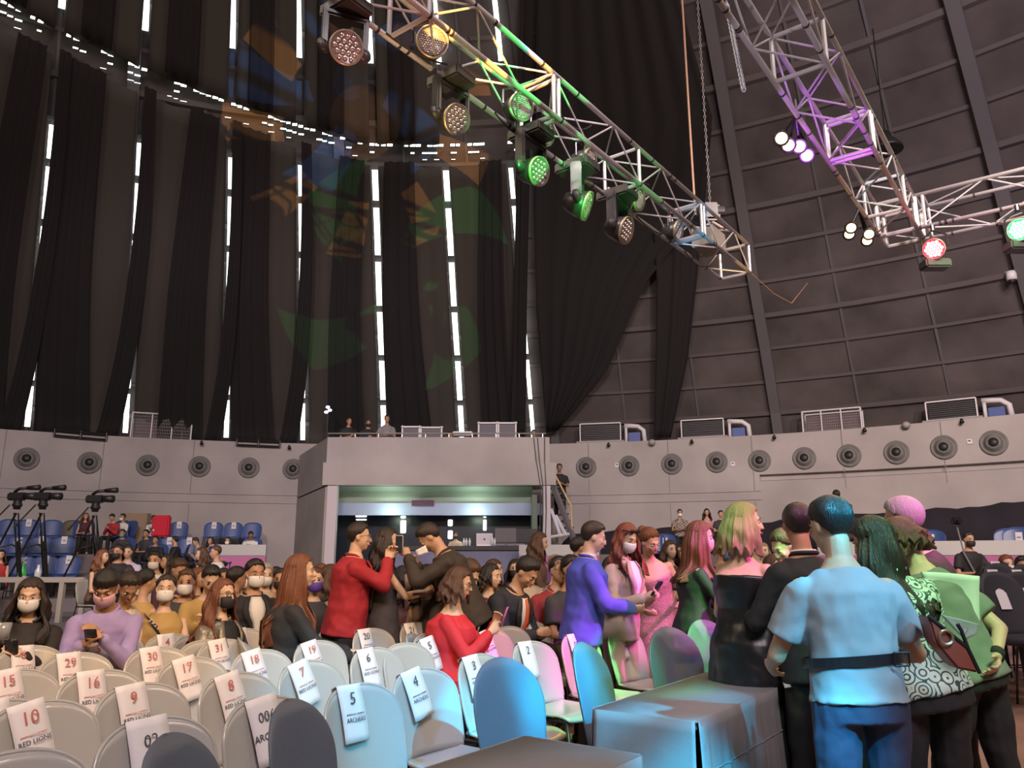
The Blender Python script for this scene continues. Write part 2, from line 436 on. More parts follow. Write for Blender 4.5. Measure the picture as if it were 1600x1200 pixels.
# things along the ledge
def place_on_ledge(x0, x1, ytop, rr=R+.35):
    a = at_r(x0, 660, rr); b = at_r(x1, 660, rr); a.z = b.z = 5.1
    c = (a+b)/2; wdt = (b.xy-a.xy).length
    top = at_r((x0+x1)/2, ytop, rr).z
    return c, wdt, top-5.1, math.atan2(b.y-a.y, b.x-a.x)
def cage(x0, x1, yt, lab):
    c, wd, h, rz = place_on_ledge(x0, x1, yt); h = max(h, .55)
    t = thing('wire_cage', lab, 'cage', c, rz); d = .6
    bm = B()
    for sx in (-.5, .5):
        for yy in (0, d): tube(bm, [(sx*wd, yy, 0), (sx*wd, yy, h)], .025, 6)
        for zz_ in (.02, h): tube(bm, [(sx*wd, 0, zz_), (sx*wd, d, zz_)], .02, 6)
    for zz_ in (.02, h):
        for yy in (0, d): tube(bm, [(-.5*wd, yy, zz_), (.5*wd, yy, zz_)], .025, 6)
    for sx in (-.17, .17): tube(bm, [(sx*wd, 0, 0), (sx*wd, 0, h)], .018, 6)
    obj('frame', bm, M_white, t)
    bm = B(); nn = int(wd/.05)
    for k in range(nn+1):
        xx = -wd/2+wd*k/nn; box(bm, (xx, 0, h/2), (.006, .006, h))
    for k in range(1, 8): box(bm, (0, 0, h*k/8), (wd, .006, .006))
    obj('wire_mesh', bm, mat('wire', (.3, .28, .29), .5), t)
    bm = B(); box(bm, (0, d*.6, h*.42), (wd*.9, d*.5, h*.8), bev=.02); obj('equipment', bm, mat('cage_box', (.09, .06, .07), .7), t)
    return t
cage(206, 300, 647, 'white wire cage on the ledge of the left wall')
cage(1254, 1346, 640, 'white wire cage on the ledge of the right wall')
def ac(x0, x1, yt, xp, lab):
    c, wd, h, rz = place_on_ledge(x0, x1, yt); h = max(h, .4)
    t = thing('air_conditioner', lab, 'air conditioner', c, rz)
    bm = B(); box(bm, (0, .3, .05), (wd+.25, .7, .1), bev=.01); obj('base', bm, M_conc2, t)
    bm = B(); box(bm, (0, .35, .1+h/2), (wd-.06, .5, h-.06), bev=.02); obj('cabinet', bm, mat('ac_dark', (.02, .018, .022), .5), t)
    bm = B(); e = .035
    box(bm, (0, .05, .1), (wd, .06, e)); box(bm, (0, .05, .1+h), (wd, .06, e))
    box(bm, (-wd/2, .05, .1+h/2), (e, .06, h)); box(bm, (wd/2, .05, .1+h/2), (e, .06, h))
    obj('front_frame', bm, M_white, t)
    bm = B()
    for k in range(9): box(bm, (0, .085, .1+h*(k+.7)/9.4), (wd-.08, .02, .012), Matrix.Rotation(.5, 3, 'X'))
    obj('louvre', bm, mat('ac_dark', (.02,)*3), t)
    px = wd/2+.12; ex = wd/2+.75
    bm = B(); tube(bm, [(px, .2, h+.02), (px+.25, .2, h), (ex-.18, .2, h-.02), (ex, .2, h-.16), (ex+.03, .2, 0)], .075, 10); obj('white_pipe', bm, M_white, t, True)
    bm = B(); tube(bm, [(px+.05, .2, 0), (px+.05, .2, h)], .05, 8); obj('valve', bm, M_white, t, True)
    bm = B(); box(bm, ((px+ex)/2, .35, h*.35), (.4, .25, h*.6), bev=.02); obj('blue_unit', bm, mat('ac_blue', (.03, .06, .25), .5), t)
ac(906, 969, 666, 1005, 'dark air unit with white frame, nearest the gallery')
ac(1064, 1130, 660, 1158, 'dark air unit with white frame, right of the lone drape')
ac(1449, 1529, 630, 1567, 'dark air unit with white frame at far right ledge')

# ------------------------------------------------------------------ gallery box
YF = 22.5
def gp(px, py): return at_y(px, py, YF)
TL = gp(512, 683); TR = gp(857, 685); BZ = gp(512, 758).z; TZ = TL.z
xl, xr = TL.x, TR.x+.03
bm = B()
box(bm, ((xl+xr)/2, YF+.1, (TZ+gp(600, 724).z)/2), (xr-xl, .2, TZ-gp(600, 724).z))
box(bm, ((xl+xr)/2+.05, YF+.07, (BZ+gp(600, 723).z)/2), (xr-xl+.25, .26, gp(600, 723).z-BZ))
for k in (1, 2, 3, 4): box(bm, (xl+(xr-xl)*k/4.4, YF-.001, (TZ+gp(600, 724).z)/2), (.015, .02, TZ-gp(600, 724).z-.04))
obj('wall_gallery', bm, M_conc, kind='structure')
bm = B(); bk = at_r(468, 712, R)
for (p, q, zt0, zt1, zb0, zb1) in (((TL.x-.01, YF+.06), (bk.x, bk.y), TZ, at_r(470, 712, R).z, BZ, at_r(470, 778, R).z), ((TL.x-.01, YF+.08), (bk.x, bk.y), BZ-.04, at_r(470, 778, R).z-.04, 0, 0)):
    vs = [bm.verts.new((p[0]+dx, p[1], z)) for dx in (0, .22) for z in (zb0, zt0)]
    ws = [bm.verts.new((q[0]+dx, q[1], z)) for dx in (0, .22) for z in (zb1, zt1)]
    bm.faces.new((vs[0], vs[1], ws[1], ws[0])); bm.faces.new((vs[2], vs[3], ws[3], ws[2])); bm.faces.new((vs[1], vs[3], ws[3], ws[1])); bm.faces.new((vs[0], vs[2], vs[3], vs[1]))
obj('wall_gallery_side', bm, M_conc2, kind='structure')
zc = BZ
c0 = gp(512, 760).x; c1 = gp(527, 760).x; c2 = gp(847, 760).x; c3 = gp(860, 760).x
bm = B(); box(bm, ((c0+c1)/2, YF+.12, zc/2), (c1-c0, .24, zc)); box(bm, ((c2+c3)/2, YF+.12, zc/2), (c3-c2, .24, zc)); obj('trim_90', bm, mat('white_column', (.47, .43, .47), .6), kind='structure')
# soffit, beam, back wall, right inner wall
bm = B(); box(bm, ((xl+xr)/2, YF+1.5, TZ-.35), (xr-xl-.5, 2.5, .1)); obj('floor_gallery', bm, M_conc2, kind='structure')
bm = B(); box(bm, ((xl+xr)/2, YF+1.0, BZ+.06), (xr-xl, 1.7, .08)); obj('ceiling_gallery', bm, mat('soffit', (.55, .62, .52), .5), kind='structure')
bm = B(); box(bm, ((xl+xr)/2, YF+1.0, (gp(600, 783).z+gp(600, 797).z)/2-.05), (xr-xl-.2, .25, .36)); obj('trim_91', bm, mat('blue_beam', (.22, .27, .4), .5), kind='structure')
zb_ = (gp(600, 783).z+gp(600, 797).z)/2+.12
bm = B(); grid(bm, [[V((xl+.1, YF+.25, BZ-.0)), V((xr-.5, YF+.25, BZ-.0))], [V((xl+.1, YF+.95, BZ-.12)), V((xr-.5, YF+.95, BZ-.12))], [V((xl+.1, YF+1.02, zb_)), V((xr-.5, YF+1.02, zb_))]]); o = obj('ceiling_gallery_cove', bm, mat('cove', (.25, .3, .25), .6), kind='structure'); solid(o, .02)
bm = B(); box(bm, ((xl+xr)/2, YF+1.9, 1.5), (xr-xl, .1, 3)); obj('wall_control_room', bm, mat('dark_glass', (.012, .016, .028), .25), kind='structure')
bm = B(); box(bm, (xr-.45, YF+1.0, 1.6), (.15, 1.9, 3.2)); obj('wall_control_side', bm, mat('greenish_wall', (.12, .15, .12), .7), kind='structure')
for i, (x0, x1, ys) in enumerate([(556, 573, [(797, 808), (811, 813)]), (626, 634, [(795, 800), (806, 810), (813, 833)]), (700, 707, [(793, 803), (812, 822), (829, 842)]), (755, 760, [(795, 804), (807, 809), (812, 829)])]):
    bm = B()
    for y0, y1 in ys:
        a = at_y(x0, y0, YF+1.82); b = at_y(x1, y1, YF+1.82); box(bm, ((a.x+b.x)/2, YF+1.82, (a.z+b.z)/2), (b.x-a.x, .04, a.z-b.z), bev=.015)
    obj(f'window_{wi}', bm, emis('lit_window', (.9, .93, .88), 1.6 if i else 2.6), kind='structure'); wi += 1
    if i in (1, 2):
        a = at_y(x0, 801, YF+1.80); b = at_y(x1, 805, YF+1.8); bm = B(); box(bm, ((a.x+b.x)/2, YF+1.8, (a.z+b.z)/2), (b.x-a.x, .04, a.z-b.z)); obj('window_stripe', bm, emis('lit_red', (.75, .03, .12), .9), kind='structure')
a = at_y(644, 782, YF+.85); b = at_y(678, 790, YF+.85)
bm = B(); box(bm, ((a.x+b.x)/2, YF+.85, (a.z+b.z)/2), (b.x-a.x, .04, a.z-b.z)); o = obj('dark_sign', bm, mat('sign_dark', (.06, .02, .05), .6), label='dark oblong sign on the blue beam above the control room', cat='sign')
bm = B()
for sx in (-1, 1): box(bm, ((a.x+b.x)/2+sx*(b.x-a.x)/2, YF+.82, (a.z+b.z)/2), (.02, .03, a.z-b.z))
for z_ in (a.z, b.z): box(bm, ((a.x+b.x)/2, YF+.82, z_), (b.x-a.x, .03, .02))
obj('sign_border', bm, mat('sign_edge', (.12, .05, .1)), o)
obj('floor_control', (lambda b_: (box(b_, ((xl+xr)/2, YF+1.1, .36), (xr-xl-.4, 1.5, .76)), b_)[1])(B()), M_conc2, kind='structure')
for xx in (xl+1.8, xr-2.2):
    l = bpy.data.lights.new('control_room_lamp', 'POINT'); l.energy = 34; l.color = (.8, 1, .8); l.shadow_soft_size = .2
    o = bpy.data.objects.new('control_room_lamp', l); COL.objects.link(o); o.location = (xx, YF+.42, BZ-.75)
# rail
t = thing('guard_rail', 'thin steel guard rail along the gallery top', 'railing', (0, 0, 0))
bm = B(); rz = TZ+.12; tube(bm, [gp(490, 696)+V((0, 1.6, -.1)), (xl, YF+.06, rz), (xr-.1, YF+.06, rz)], .022, 6); obj('hand_rail', bm, M_steel, t)
for k in range(9):
    bm = B(); xx = xl+.8+(xr-xl-1)*k/8; tube(bm, [(xx, YF+.06, TZ-.02), (xx, YF+.06, rz)], .016, 6); obj('post', bm, M_steel, t)
# flight cases and boxes on the gallery
def case(x0, x1, y0, lab):
    a = at_y(x0, y0, YF+.6); b = at_y(x1, 684, YF+.6); w_ = b.x-a.x; zb = TZ-.3; h = a.z-zb
    t = thing('flight_case', lab, 'case', ((a.x+b.x)/2, YF+.6, zb))
    bm = B(); box(bm, (0, .3, h/2), (w_-.04, .55, h-.04)); obj('body', bm, mat('case_dark', (.05, .04, .06), .5), t)
    bm = B()
    for sx in (-.5, .5):
        box(bm, (sx*w_, 0, h/2), (.045, .05, h))
        for sz in (0, 1): ell(bm, (sx*w_, -.01, sz*h), (.045, .045, .045), u=8, v=6)
    for sz in (0, 1): box(bm, (0, 0, sz*h), (w_, .05, .045))
    obj('metal_edge', bm, M_white, t)
    bm = B(); box(bm, (-w_*.28, -.02, h*.42), (.14, .03, .05)); box(bm, (w_*.28, -.02, h*.42), (.14, .03, .05)); obj('latch', bm, M_white, t)
case(748, 776, 661, 'left one of the dark flight cases with white edges on the gallery')
case(779, 806, 661, 'right one of the dark flight cases with white edges on the gallery')
case(629, 655, 667, 'low grey case behind the gallery rail beside the grey shirt person')
case(658, 690, 668, 'low grey case behind the gallery rail, middle')
for k, (x0, x1) in enumerate(((708, 738),)):
    a = at_y(x0, 679, YF+.2); b = at_y(x1, 681, YF+.2); bm = B(); box(bm, ((a.x+b.x)/2, YF+.25, TZ+.13), (b.x-a.x, .3, .12), bev=.01)
    obj('white_box', bm, M_white, label='long white box on the gallery parapet', cat='box')
# cables hanging down the gallery front
for k, (x0, x1) in enumerate(((834, 844), (840, 848), (851, 853))):
    bm = B(); tube(bm, [at_y(x0, 684, YF-.02), at_y((x0+x1)/2-1, 720, YF-.06), at_y(x1, 757, YF-.08), at_y(x1+.5, 800, YF-.03), at_y(x1-1, 850, YF-.03)], .014, 6)
    obj('cable', bm, M_black, label=['leftmost black cable hanging down the gallery front', 'middle black cable hanging down the gallery front', 'rightmost black cable hanging by the gallery corner'][k], cat='cable')
# two-headed stage light on left of gallery
t = thing('stage_lamp', 'small lamp pair glowing white left of the gallery people', 'lamp', at_y(512, 640, YF+1.5))
for k, (dx, dz) in enumerate(((-.04, -.08), (.0, .08), (.07, -.02))):
    bm = B(); ell(bm, (dx, 0, dz), (.07, .04, .05)); obj('bulb', bm, emis('cool_bulb', (.85, .8, 1), 1.6), t, True)
bm = B(); tube(bm, [(0, .05, 0), (0, .1, -.9)], .02); obj('stand', bm, M_dark, t)
# stairs right of the gallery
t = thing('steel_stairs', 'steep steel stairs with yellow handrail beside the gallery', 'stairs', (0, 0, 0))
YS = 22.9
def sp(px, py, dy=0): return at_y(px, py, YS+dy)
for dy in (0, .8):
    bm = B(); a = sp(858, 742, dy); b = sp(896, 842, dy); d = V((.06, 0, .03))
    tube(bm, [a, b], .09, 4); obj('stringer', bm, mat('stringer', (.16, .15, .17), .5), t)
for k in range(9):
    p = sp(860, 745).lerp(sp(895, 840), (k+.5)/9); bm = B(); box(bm, p+V((.02, .4, 0)), (.26, .8, .035)); obj('tread', bm, M_dark, t)
bm = B(); tube(bm, [sp(861, 730), sp(892, 790), sp(894, 835)], .028, 8); obj('hand_rail', bm, mat('yellow_rail', (.7, .5, .25), .4, metal=.3), t)
t = thing('folded_ladder', 'pale metal ladder leaning under the steel stairs', 'ladder', (0, 0, 0))
for k, (x0, y0, x1, y1) in enumerate(((861, 795, 876, 838), (868, 805, 884, 836))):
    bm = B(); tube(bm, [sp(x0, y0, -.3), sp(x1, y1, -.3)], .05, 6); obj('side_rail', bm, mat('ladder_pale', (.6, .62, .72), .4), t)
bm = B(); tube(bm, [sp(859, 839, -.3), sp(890, 834, -.3)], .04, 6); obj('foot_bar', bm, M_white, t)
# control desk, monitors, laptop, bottles
YD = YF-.6
a = at_y(722, 860, YD); b = at_y(838, 853, YD); dz_ = (a.z+b.z)/2
t = thing('control_desk', 'long dark topped control desk with blue grey front', 'desk', (0, 0, 0))
bm = B(); box(bm, ((a.x+b.x)/2-1.3, YD+.2, dz_), (b.x-a.x+2.0, .6, .12), bev=.01); obj('desk_top', bm, M_black, t)
bm = B(); box(bm, ((a.x+b.x)/2-1.3, YD+.0, dz_/2-.03), (b.x-a.x+2.0, .06, dz_-.06)); obj('front_panel', bm, mat('desk_front', (.13, .14, .24), .6, var=.25, vscale=2), t)
dt = dz_+.06
t = thing('laptop', 'silver laptop with open lid on the control desk', 'laptop', (at_y(757, 840, YD+.25).x, YD+.25, dt))
bm = B(); box(bm, (0, .12, .02), (.44, .3, .03), bev=.005); obj('keyboard_base', bm, M_steel, t)
bm = B(); box(bm, (0, -.02, .19), (.46, .02, .33), Matrix.Rotation(.12, 3, 'X'), bev=.008); obj('lid', bm, mat('laptop_lid', (.62, .58, .66), .4), t)
bm = B(); ell(bm, (0, -.045, .19), (.022, .006, .028)); obj('lid_mark', bm, M_black, t)
for (px, w_, h_, lab) in ((790, .6, .4, 'wide grey monitor seen from behind on the control desk'), (823, .6, .38, 'black monitor at the right end of the control desk')):
    t = thing('monitor', lab, 'monitor', (at_y(px, 840, YD+.35).x, YD+.35, dt))
    bm = B(); box(bm, (0, 0, .1+h_/2), (w_, .05, h_), bev=.01); obj('screen_back', bm, mat('mon_'+lab[:4], (.1, .09, .1) if px < 800 else (.012, .012, .015), .5), t)
    bm = B(); box(bm, (0, .02, .06), (.06, .04, .14)); box(bm, (0, .02, .01), (.24, .18, .02)); obj('monitor_stand', bm, M_dark, t)
for k, px in enumerate((725, 729, 734, 769, 773)):
    t = thing('water_bottle', ['leftmost clear water bottle on the control desk', 'clear bottle second from left on the control desk', 'clear bottle third from left on the control desk', 'tall white bottle right of the laptop', 'short white bottle beside the tall white one'][k], 'bottle', (at_y(px, 840, YD+.15).x, YD+.15, dt))
    h_ = .3 if k == 3 else .22
    bm = B(); lathe(bm, [(0, 0), (.035, 0), (.037, h_*.65), (.015, h_*.85), (.015, h_*.93), (0, h_*.93)], 12); obj('bottle_body', bm, mat('bottle_pale', (.6, .65, .68), .2), t, True)
    bm = B(); lathe(bm, [(0, h_*.9), (.018, h_*.9), (.018, h_), (0, h_)], 10); obj('cap', bm, M_white, t)
for k, px in enumerate((783, 797, 812)):
    bm = B(); box(bm, (at_y(px, 845, YD+.1).x, YD+.1, dt+.03), (.3, .14, .05), bev=.01); o = obj('mixing_console', bm, mat('desk_gear', (.16, .15, .22), .5), label=['left small console box before the grey monitor', 'middle small console box on the control desk', 'right small console box before the black monitor'][k], cat='console')
    bm = B()
    for j in range(8): box(bm, (at_y(px, 845, YD+.1).x-.12+.034*j, YD+.08, dt+.06), (.012, .05, .012))
    obj('fader', bm, M_white, o)

# tiers, parapets and skirting curtain
for k, (r0, r1, z) in enumerate([(22.3, 24.58, 1.5), (20.6, 22.3, 1.0), (18.9, 20.6, .5)]):
    obj('floor_tier', arc(-60, -12.6, [(r0, 0), (r0, z), (r1, z), (r1, 0)]), mat('tier', (.16, .14, .15), .8), kind='structure')
    obj('floor_tier', arc(9.5, 70, [(r0, 0), (r0, z), (r1, z), (r1, 0)]), mat('tier', (.16, .14, .15), .8), kind='structure')
obj('floor_riser', arc(-60, -12.6, [(8.6, 0), (8.6, .2), (18.9, .2), (18.9, 0)]), mat('tier', (.16, .14, .15), .8), kind='structure')
obj('floor_riser', arc(9.5, 33, [(8.6, 0), (8.6, .2), (18.9, .2), (18.9, 0)]), mat('tier', (.16, .14, .15), .8), kind='structure')
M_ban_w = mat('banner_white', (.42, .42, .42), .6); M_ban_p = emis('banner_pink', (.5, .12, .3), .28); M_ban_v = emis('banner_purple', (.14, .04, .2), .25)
def parapet(a0, a1, r, lab):
    t = thing('parapet_banner', lab, 'barrier', (0, 0, 0))
    zt = 1.75
    obj('concrete_core', arc(a0, a1, [(r, 0), (r, zt), (r+.2, zt), (r+.2, 0)]), M_conc2, t)
    obj('white_band', arc(a0, a1, [(r-.02, zt-.28), (r-.02, zt), (r, zt), (r, zt-.28)]), M_ban_w, t)
    obj('pink_band', arc(a0, a1, [(r-.02, zt-.62), (r-.02, zt-.3), (r, zt-.3), (r, zt-.62)]), M_ban_p, t)
    obj('purple_band', arc(a0, a1, [(r-.02, zt-1.1), (r-.02, zt-.64), (r, zt-.64), (r, zt-1.1)]), M_ban_v, t)
parapet(-15.2, -11.3, 20.3, 'barrier with grey ledge and pink band left of the gallery')
parapet(7.9, 14, 20.3, 'barrier with grey ledge and pink band below the steel stairs')
parapet(30, 56, 18.6, 'banner barrier with white pink and purple bands at right')
bm = B(); rows = []
for k in range(91):
    a = 8.8+k*.6; zt = 2.12+(a-9)/34*.75+.03*math.sin(k*.9)+.02*math.sin(k*2.3)
    if a < 11: zt -= (11-a)**2*.25
    rr = R-.12+.05*math.sin(k*1.7)
    rows.append([pol(a, rr, 1.1), pol(a, rr, (zt+1.1)/2), pol(a, rr+.02, zt)])
grid(bm, rows); o = obj('skirting_curtain', bm, mat('skirt_black', (.014, .012, .02), .9), smooth=True, label='long black curtain along the foot of the right wall', cat='curtain'); solid(o, .02)
bm = B(); 
for k in (1, 2, 3): pass
# floor edge rail of left tier
t = thing('tier_rail', 'grey steel handrail frame at the foot of the left tier', 'railing', (0, 0, 0))
a = at_y(-40, 918, 15.5); b = at_y(132, 915, 15.5); a.z = b.z = 1.0
bm = B(); box(bm, (a+b)/2, ((b-a).length, .1, .1)); obj('hand_rail', bm, mat('rail_grey', (.35, .33, .3), .5), t)
for k in range(6):
    p = a.lerp(b, k/5); bm = B(); box(bm, (p.x, p.y, .5), (.09, .09, 1)); obj('post', bm, mat('rail_grey', (.35, .33, .3), .5), t)
# ------------------------------------------------------------------ lighting trusses
M_truss = mat('truss_alu', (.36, .34, .35), .42, metal=.3, spec=.6)
M_trd = mat('truss_dark', (.3, .29, .3), .45, metal=.5)
U2 = V((.6, .8, 0)); V2 = V((.8, -.6, 0)); UP = V((0, 0, 1))
def truss(name, P, Q, side, label, w_=.48, bay=.62):
    """P->Q lower near chord; side = unit vector across"""
    t = thing(name, label, 'truss', tuple(P)); d = (Q-P); L = d.length; d.normalize()
    O = V((0, 0, 0)); corners = [O, side*w_, side*w_+UP*w_, UP*w_]
    for c in corners:
        bm = B(); tube(bm, [c, c+d*L], .027, 10); 
        obj('chord', bm, M_truss, t, True)
    n = int(L/bay); step = L/n; nb = 0
    for k in range(n):
        a = d*step*k; b = d*step*(k+1)
        for f in range(4):
            c0, c1 = corners[f], corners[(f+1) % 4]
            if (k+f) % 2: c0, c1 = c1, c0
            if nb < 96:
                bm = B(); tube(bm, [c0+a, c1+b], .011, 6); obj('diagonal_brace', bm, M_truss, t); nb += 1
        if k % 3 == 0:
            bm = B()
            for q in (0, .09 if k % 6 == 0 else 0):
                for f in range(4): tube(bm, [corners[f]+a+d*q, corners[(f+1) % 4]+a+d*q], .022, 6)
                if q == 0 and k % 6: break
            obj('cross_frame', bm, M_truss, t)
    bm = B()
    for f in range(4): tube(bm, [corners[f]+d*L, corners[(f+1) % 4]+d*L], .024, 6)
    obj('cross_frame', bm, M_truss, t)
    # tape bands and cable lashed on the lower chord
    bm = B(); rnd = random.Random(int(L*100)+int(P.x*10)); 
    for k in range(int(L*5)):
        c = corners[rnd.choice((0, 0, 1, 2))]+d*(L*rnd.random()); x, y = frame_of(d); tube(bm, [c, c+d*.025], .031, 10)
    obj('tape_band', bm, M_black, t, kind='stuff')
    return t
ZT = 5.85
A1 = at_z(1127, 436, ZT); A0 = at_z(578, 38, ZT); A0 = A1+(A0-A1)*1.7
T1 = truss('lighting_truss', A0, A1, V((-(A0-A1).normalized().y, (A0-A1).normalized().x, 0)), 'long box truss with many round lights, ending above the crowd centre')
C1 = at_z(1385, 386, ZT); C0 = at_z(1133, 15, ZT); C0 = C1+(C0-C1)*1.7
T2 = truss('lighting_truss', C0, C1, V((-(C0-C1).normalized().y, (C0-C1).normalized().x, 0)), 'box truss at upper right glowing purple in its middle')
D0 = C1+V2*.0+U2*.02; T3 = truss('lighting_truss', D0+V2*.5-U2*.48, D0+V2*5.5-U2*.48, U2, 'level truss at the right edge carrying red and green lights', .48, .8)
# corner block
bm = B(); c = D0-U2*.48
for sx in (0, .48):
    for sy in (0, .48): tube(bm, [c+V2*sx+U2*sy-UP*.02, c+V2*sx+U2*sy+UP*.5], .035, 8)
for z_ in (0, .48):
    pts = [c, c+V2*.48, c+V2*.48+U2*.48, c+U2*.48, c]
    for a, b in zip(pts, pts[1:]): tube(bm, [a+UP*z_, b+UP*z_], .035, 8)
obj('corner_block', bm, M_trd, label='square corner frame joining the two right trusses', cat='truss corner')

def tp(px, py, z): return at_z(px, py, z)
def along(T, px, z=ZT):   # point on lower near chord line of truss 1 at pixel column px
    best = None
    for k in range(2000):
        q = A0+(A1-A0)*(k/2000); v = q-EYE; f = v.y*math.cos(PITCH)+v.z*math.sin(PITCH); x = 800+1200*v.x/f if f > .1 else -9e9
        if best is None or abs(x-px) < best[0]: best = (abs(x-px), q.copy())
    return best[1]
M_fix = mat('fixture_black', (.028, .024, .024), .4)
M_lens = mat('lens_glass', (.7, .62, .6), .12, metal=.85)
M_lens_d = mat('lens_dark', (.12, .1, .1), .3)
def lens_face(parent, M, r, rings, m=M_lens, back=M_lens_d, sr=None):
    bm = B(); lathe(bm, [(0, 0), (r, 0), (r*1.08, .015), (r*1.08, -.03), (r*.9, -.03)], 24, M); obj('lens_plate', bm, back, parent, True)
    bm = B(); lathe(bm, [(r*1.04, .0), (r*1.12, .018), (r*1.14, -.02)], 28, M); obj('rim', bm, mat('rim_metal', (.4, .33, .22), .4, metal=.6), parent, True)
    bm = B(); s = sr or r/(rings*2+1)*.98
    for q in range(-rings, rings+1):
        for p_ in range(-rings, rings+1):
            if abs(q+p_) > rings: continue
            x = (p_+q*.5)*s*2; y = q*s*1.732
            if math.hypot(x, y) > r-s*.7: continue
            bmesh.ops.create_icosphere(bm, subdivisions=2 if rings < 4 else 1, radius=s*.86, matrix=M @ Matrix.Translation((x, y, .004)) @ Matrix.Diagonal((1, 1, .55, 1)))
    obj('lens_cluster', bm, m, parent, True)
def moving_head(px, py, z, aim, label, s=1.0, r=.155, rings=2):
    p = tp(px, py, z); t = thing('moving_head_light', label, 'stage light', p, math.atan2(V2.y, V2.x), 'moving head lights hung from the long truss')
    t.scale = (s,)*3; aim = V(aim).normalized(); rz = Matrix.Rotation(-t.rotation_euler.z, 3, 'Z'); la = (rz @ aim)
    top = .46
    bm = B(); box(bm, (0, 0, top), (.46, .34, .13), bev=.02); obj('base_housing', bm, M_fix, t)
    bm = B(); box(bm, (0, .0, top+.1), (.3, .05, .06)); tube(bm, [(-.12, 0, top+.07), (-.12, 0, top+.16)], .03); tube(bm, [(.12, 0, top+.07), (.12, 0, top+.16)], .03); obj('clamp', bm, M_dark, t)
    side = la.cross(V((0, 0, 1))).normalized()
    for sg in (-1, 1):
        bm = B(); q = side*sg*(r+.055); Mr = Matrix((side, side.cross(V((0, 0, 1))), V((0, 0, 1)))).transposed()
        box(bm, q+V((0, 0, top/2-.01)), (.055, .13, top-.02), Mr, bev=.015); ell(bm, q, (.05, .08, .08)); obj('yoke_arm', bm, M_fix, t)
    bm = B(); Mr = Matrix((side, side.cross(V((0, 0, 1))), V((0, 0, 1)))).transposed(); box(bm, (0, 0, top-.1), (r*2+.16, .14, .07), Mr, bev=.02); obj('yoke_bridge', bm, M_fix, t)
    M = zmat(la*.12, la); bm = B(); lathe(bm, [(0, -.3), (r*.55, -.29), (r*.85, -.2), (r, -.12), (r*1.1, 0), (r*.98, .0), (r*.95, -.04), (0, -.04)], 24, M); obj('lamp_head', bm, M_fix, t, True)
    lens_face(t, M, r, rings)
    return t
def par_can(p, aim, label, r=.13, rings=5, group='par lights inside the long truss', lm=M_lens, bk=M_lens_d, length=.24, nm='par_light'):
    t = thing(nm, label, 'stage light', p, 0, group); la = V(aim).normalized(); side = la.cross(V((0, 0, 1))).normalized()
    M = zmat(la*.1, la); bm = B(); lathe(bm, [(0, -length), (r*.6, -length*.96), (r*.95, -length*.6), (r*1.05, 0), (r*.95, 0), (0, -.02)], 20, M); obj('housing', bm, M_fix, t, True)
    lens_face(t, M, r, rings, lm, bk)
    bm = B(); q = side*(r+.03); h = V((0, 0, .26)); tube(bm, [q, q+h*.6, h*1.0, -q+h*.6, -q], .014, 6); obj('hanging_yoke', bm, M_dark, t)
    bm = B(); tube(bm, [h*.95, h*1.25], .03, 8); obj('clamp', bm, M_dark, t)
    return t
AIM = (.45, -.75, -.42)
moving_head(538, 78, 5.35, (.35, -.8, -.35), 'largest moving head light at upper left with violet lens cluster', .78, .15)
moving_head(704, 186, 5.33, (.55, -.55, -.35), 'green lit moving head light hanging left of centre', .82, .15)
moving_head(830, 268, 5.35, (.75, -.6, -.3), 'moving head light with dark lens cluster, third along the truss', .9, .15)
moving_head(903, 318, 5.4, (.9, -.15, -.35), 'unlit black moving head light, fourth along the truss', .95, .16)
moving_head(966, 358, 5.4, (.8, -.45, -.35), 'dim green moving head light, nearest the truss end', .95, .16)
PA = (.4, -.8, -.3)
for px, py, a, l in ((672, 72, (.3, -.9, -.2), 'par light with pale lens grid near the truss top'), (806, 170, (.55, -.75, -.25), 'par light with green tinted lens grid'), (842, 208, (.75, -.5, -.25), 'par light with brown lens grid above the third moving head'),
                     (910, 252, (.8, -.5, -.25), 'par light with brown lens grid right of the third moving head'), (988, 312, (.8, -.5, -.25), 'par light with pale green face near the truss end'), (1050, 360, (.8, -.5, -.25), 'last par light before the truss end')):
    par_can(tp(px, py, 5.98), a, l)
# blinders (four warm lamps) on truss 2
M_warm = emis('warm_bulb', (1, .66, .25), 6)
def blinder(pts, hub, label, group):
    t = thing('warm_blinder', label, 'stage light', hub); hubv = V(hub)
    for k, q in enumerate(pts):
        la = V((-.35, -.9, -.75)).normalized() ; M = zmat(q-hubv, la)
        bm = B(); lathe(bm, [(0, -.1), (.05, -.09), (.085, 0), (.075, 0), (0, -.02)], 16, M); h = obj('lamp_can', bm, M_fix, t, True)
        bm = B(); lathe(bm, [(0, .012), (.04, .006), (.060, -.002)], 16, M); obj('lamp_bulb', bm, M_warm, h, True)
    bm = B(); 
    for q in pts: tube(bm, [V((0, 0, .22)), (q-hubv)+V((.03, .06, .06))], .016, 6)
    tube(bm, [(0, 0, .2), (0, 0, .42)], .022, 8); obj('mounting_bracket', bm, M_dark, t)
    for k in (0, 2):
        spot('warm_blinder_light', pts[k]+V((-.05, -.12, -.1)), pts[k]+V((-3.5, -6, -6)), 80, 60, (1, .68, .3), .6, .07)
    return t
z_ = 5.72
blinder([tp(1221, 216, z_), tp(1232, 227, z_), tp(1249, 229, z_), tp(1261, 243, z_)], tp(1246, 212, z_+.05), 'row of four glowing warm lamps under the purple truss', None)
blinder([tp(1330, 356, z_-.05), tp(1327, 366, z_-.08), tp(1358, 366, z_-.05), tp(1355, 376, z_-.1)], tp(1344, 352, z_+.05), 'four glowing warm lamps at the corner below the right truss', None)
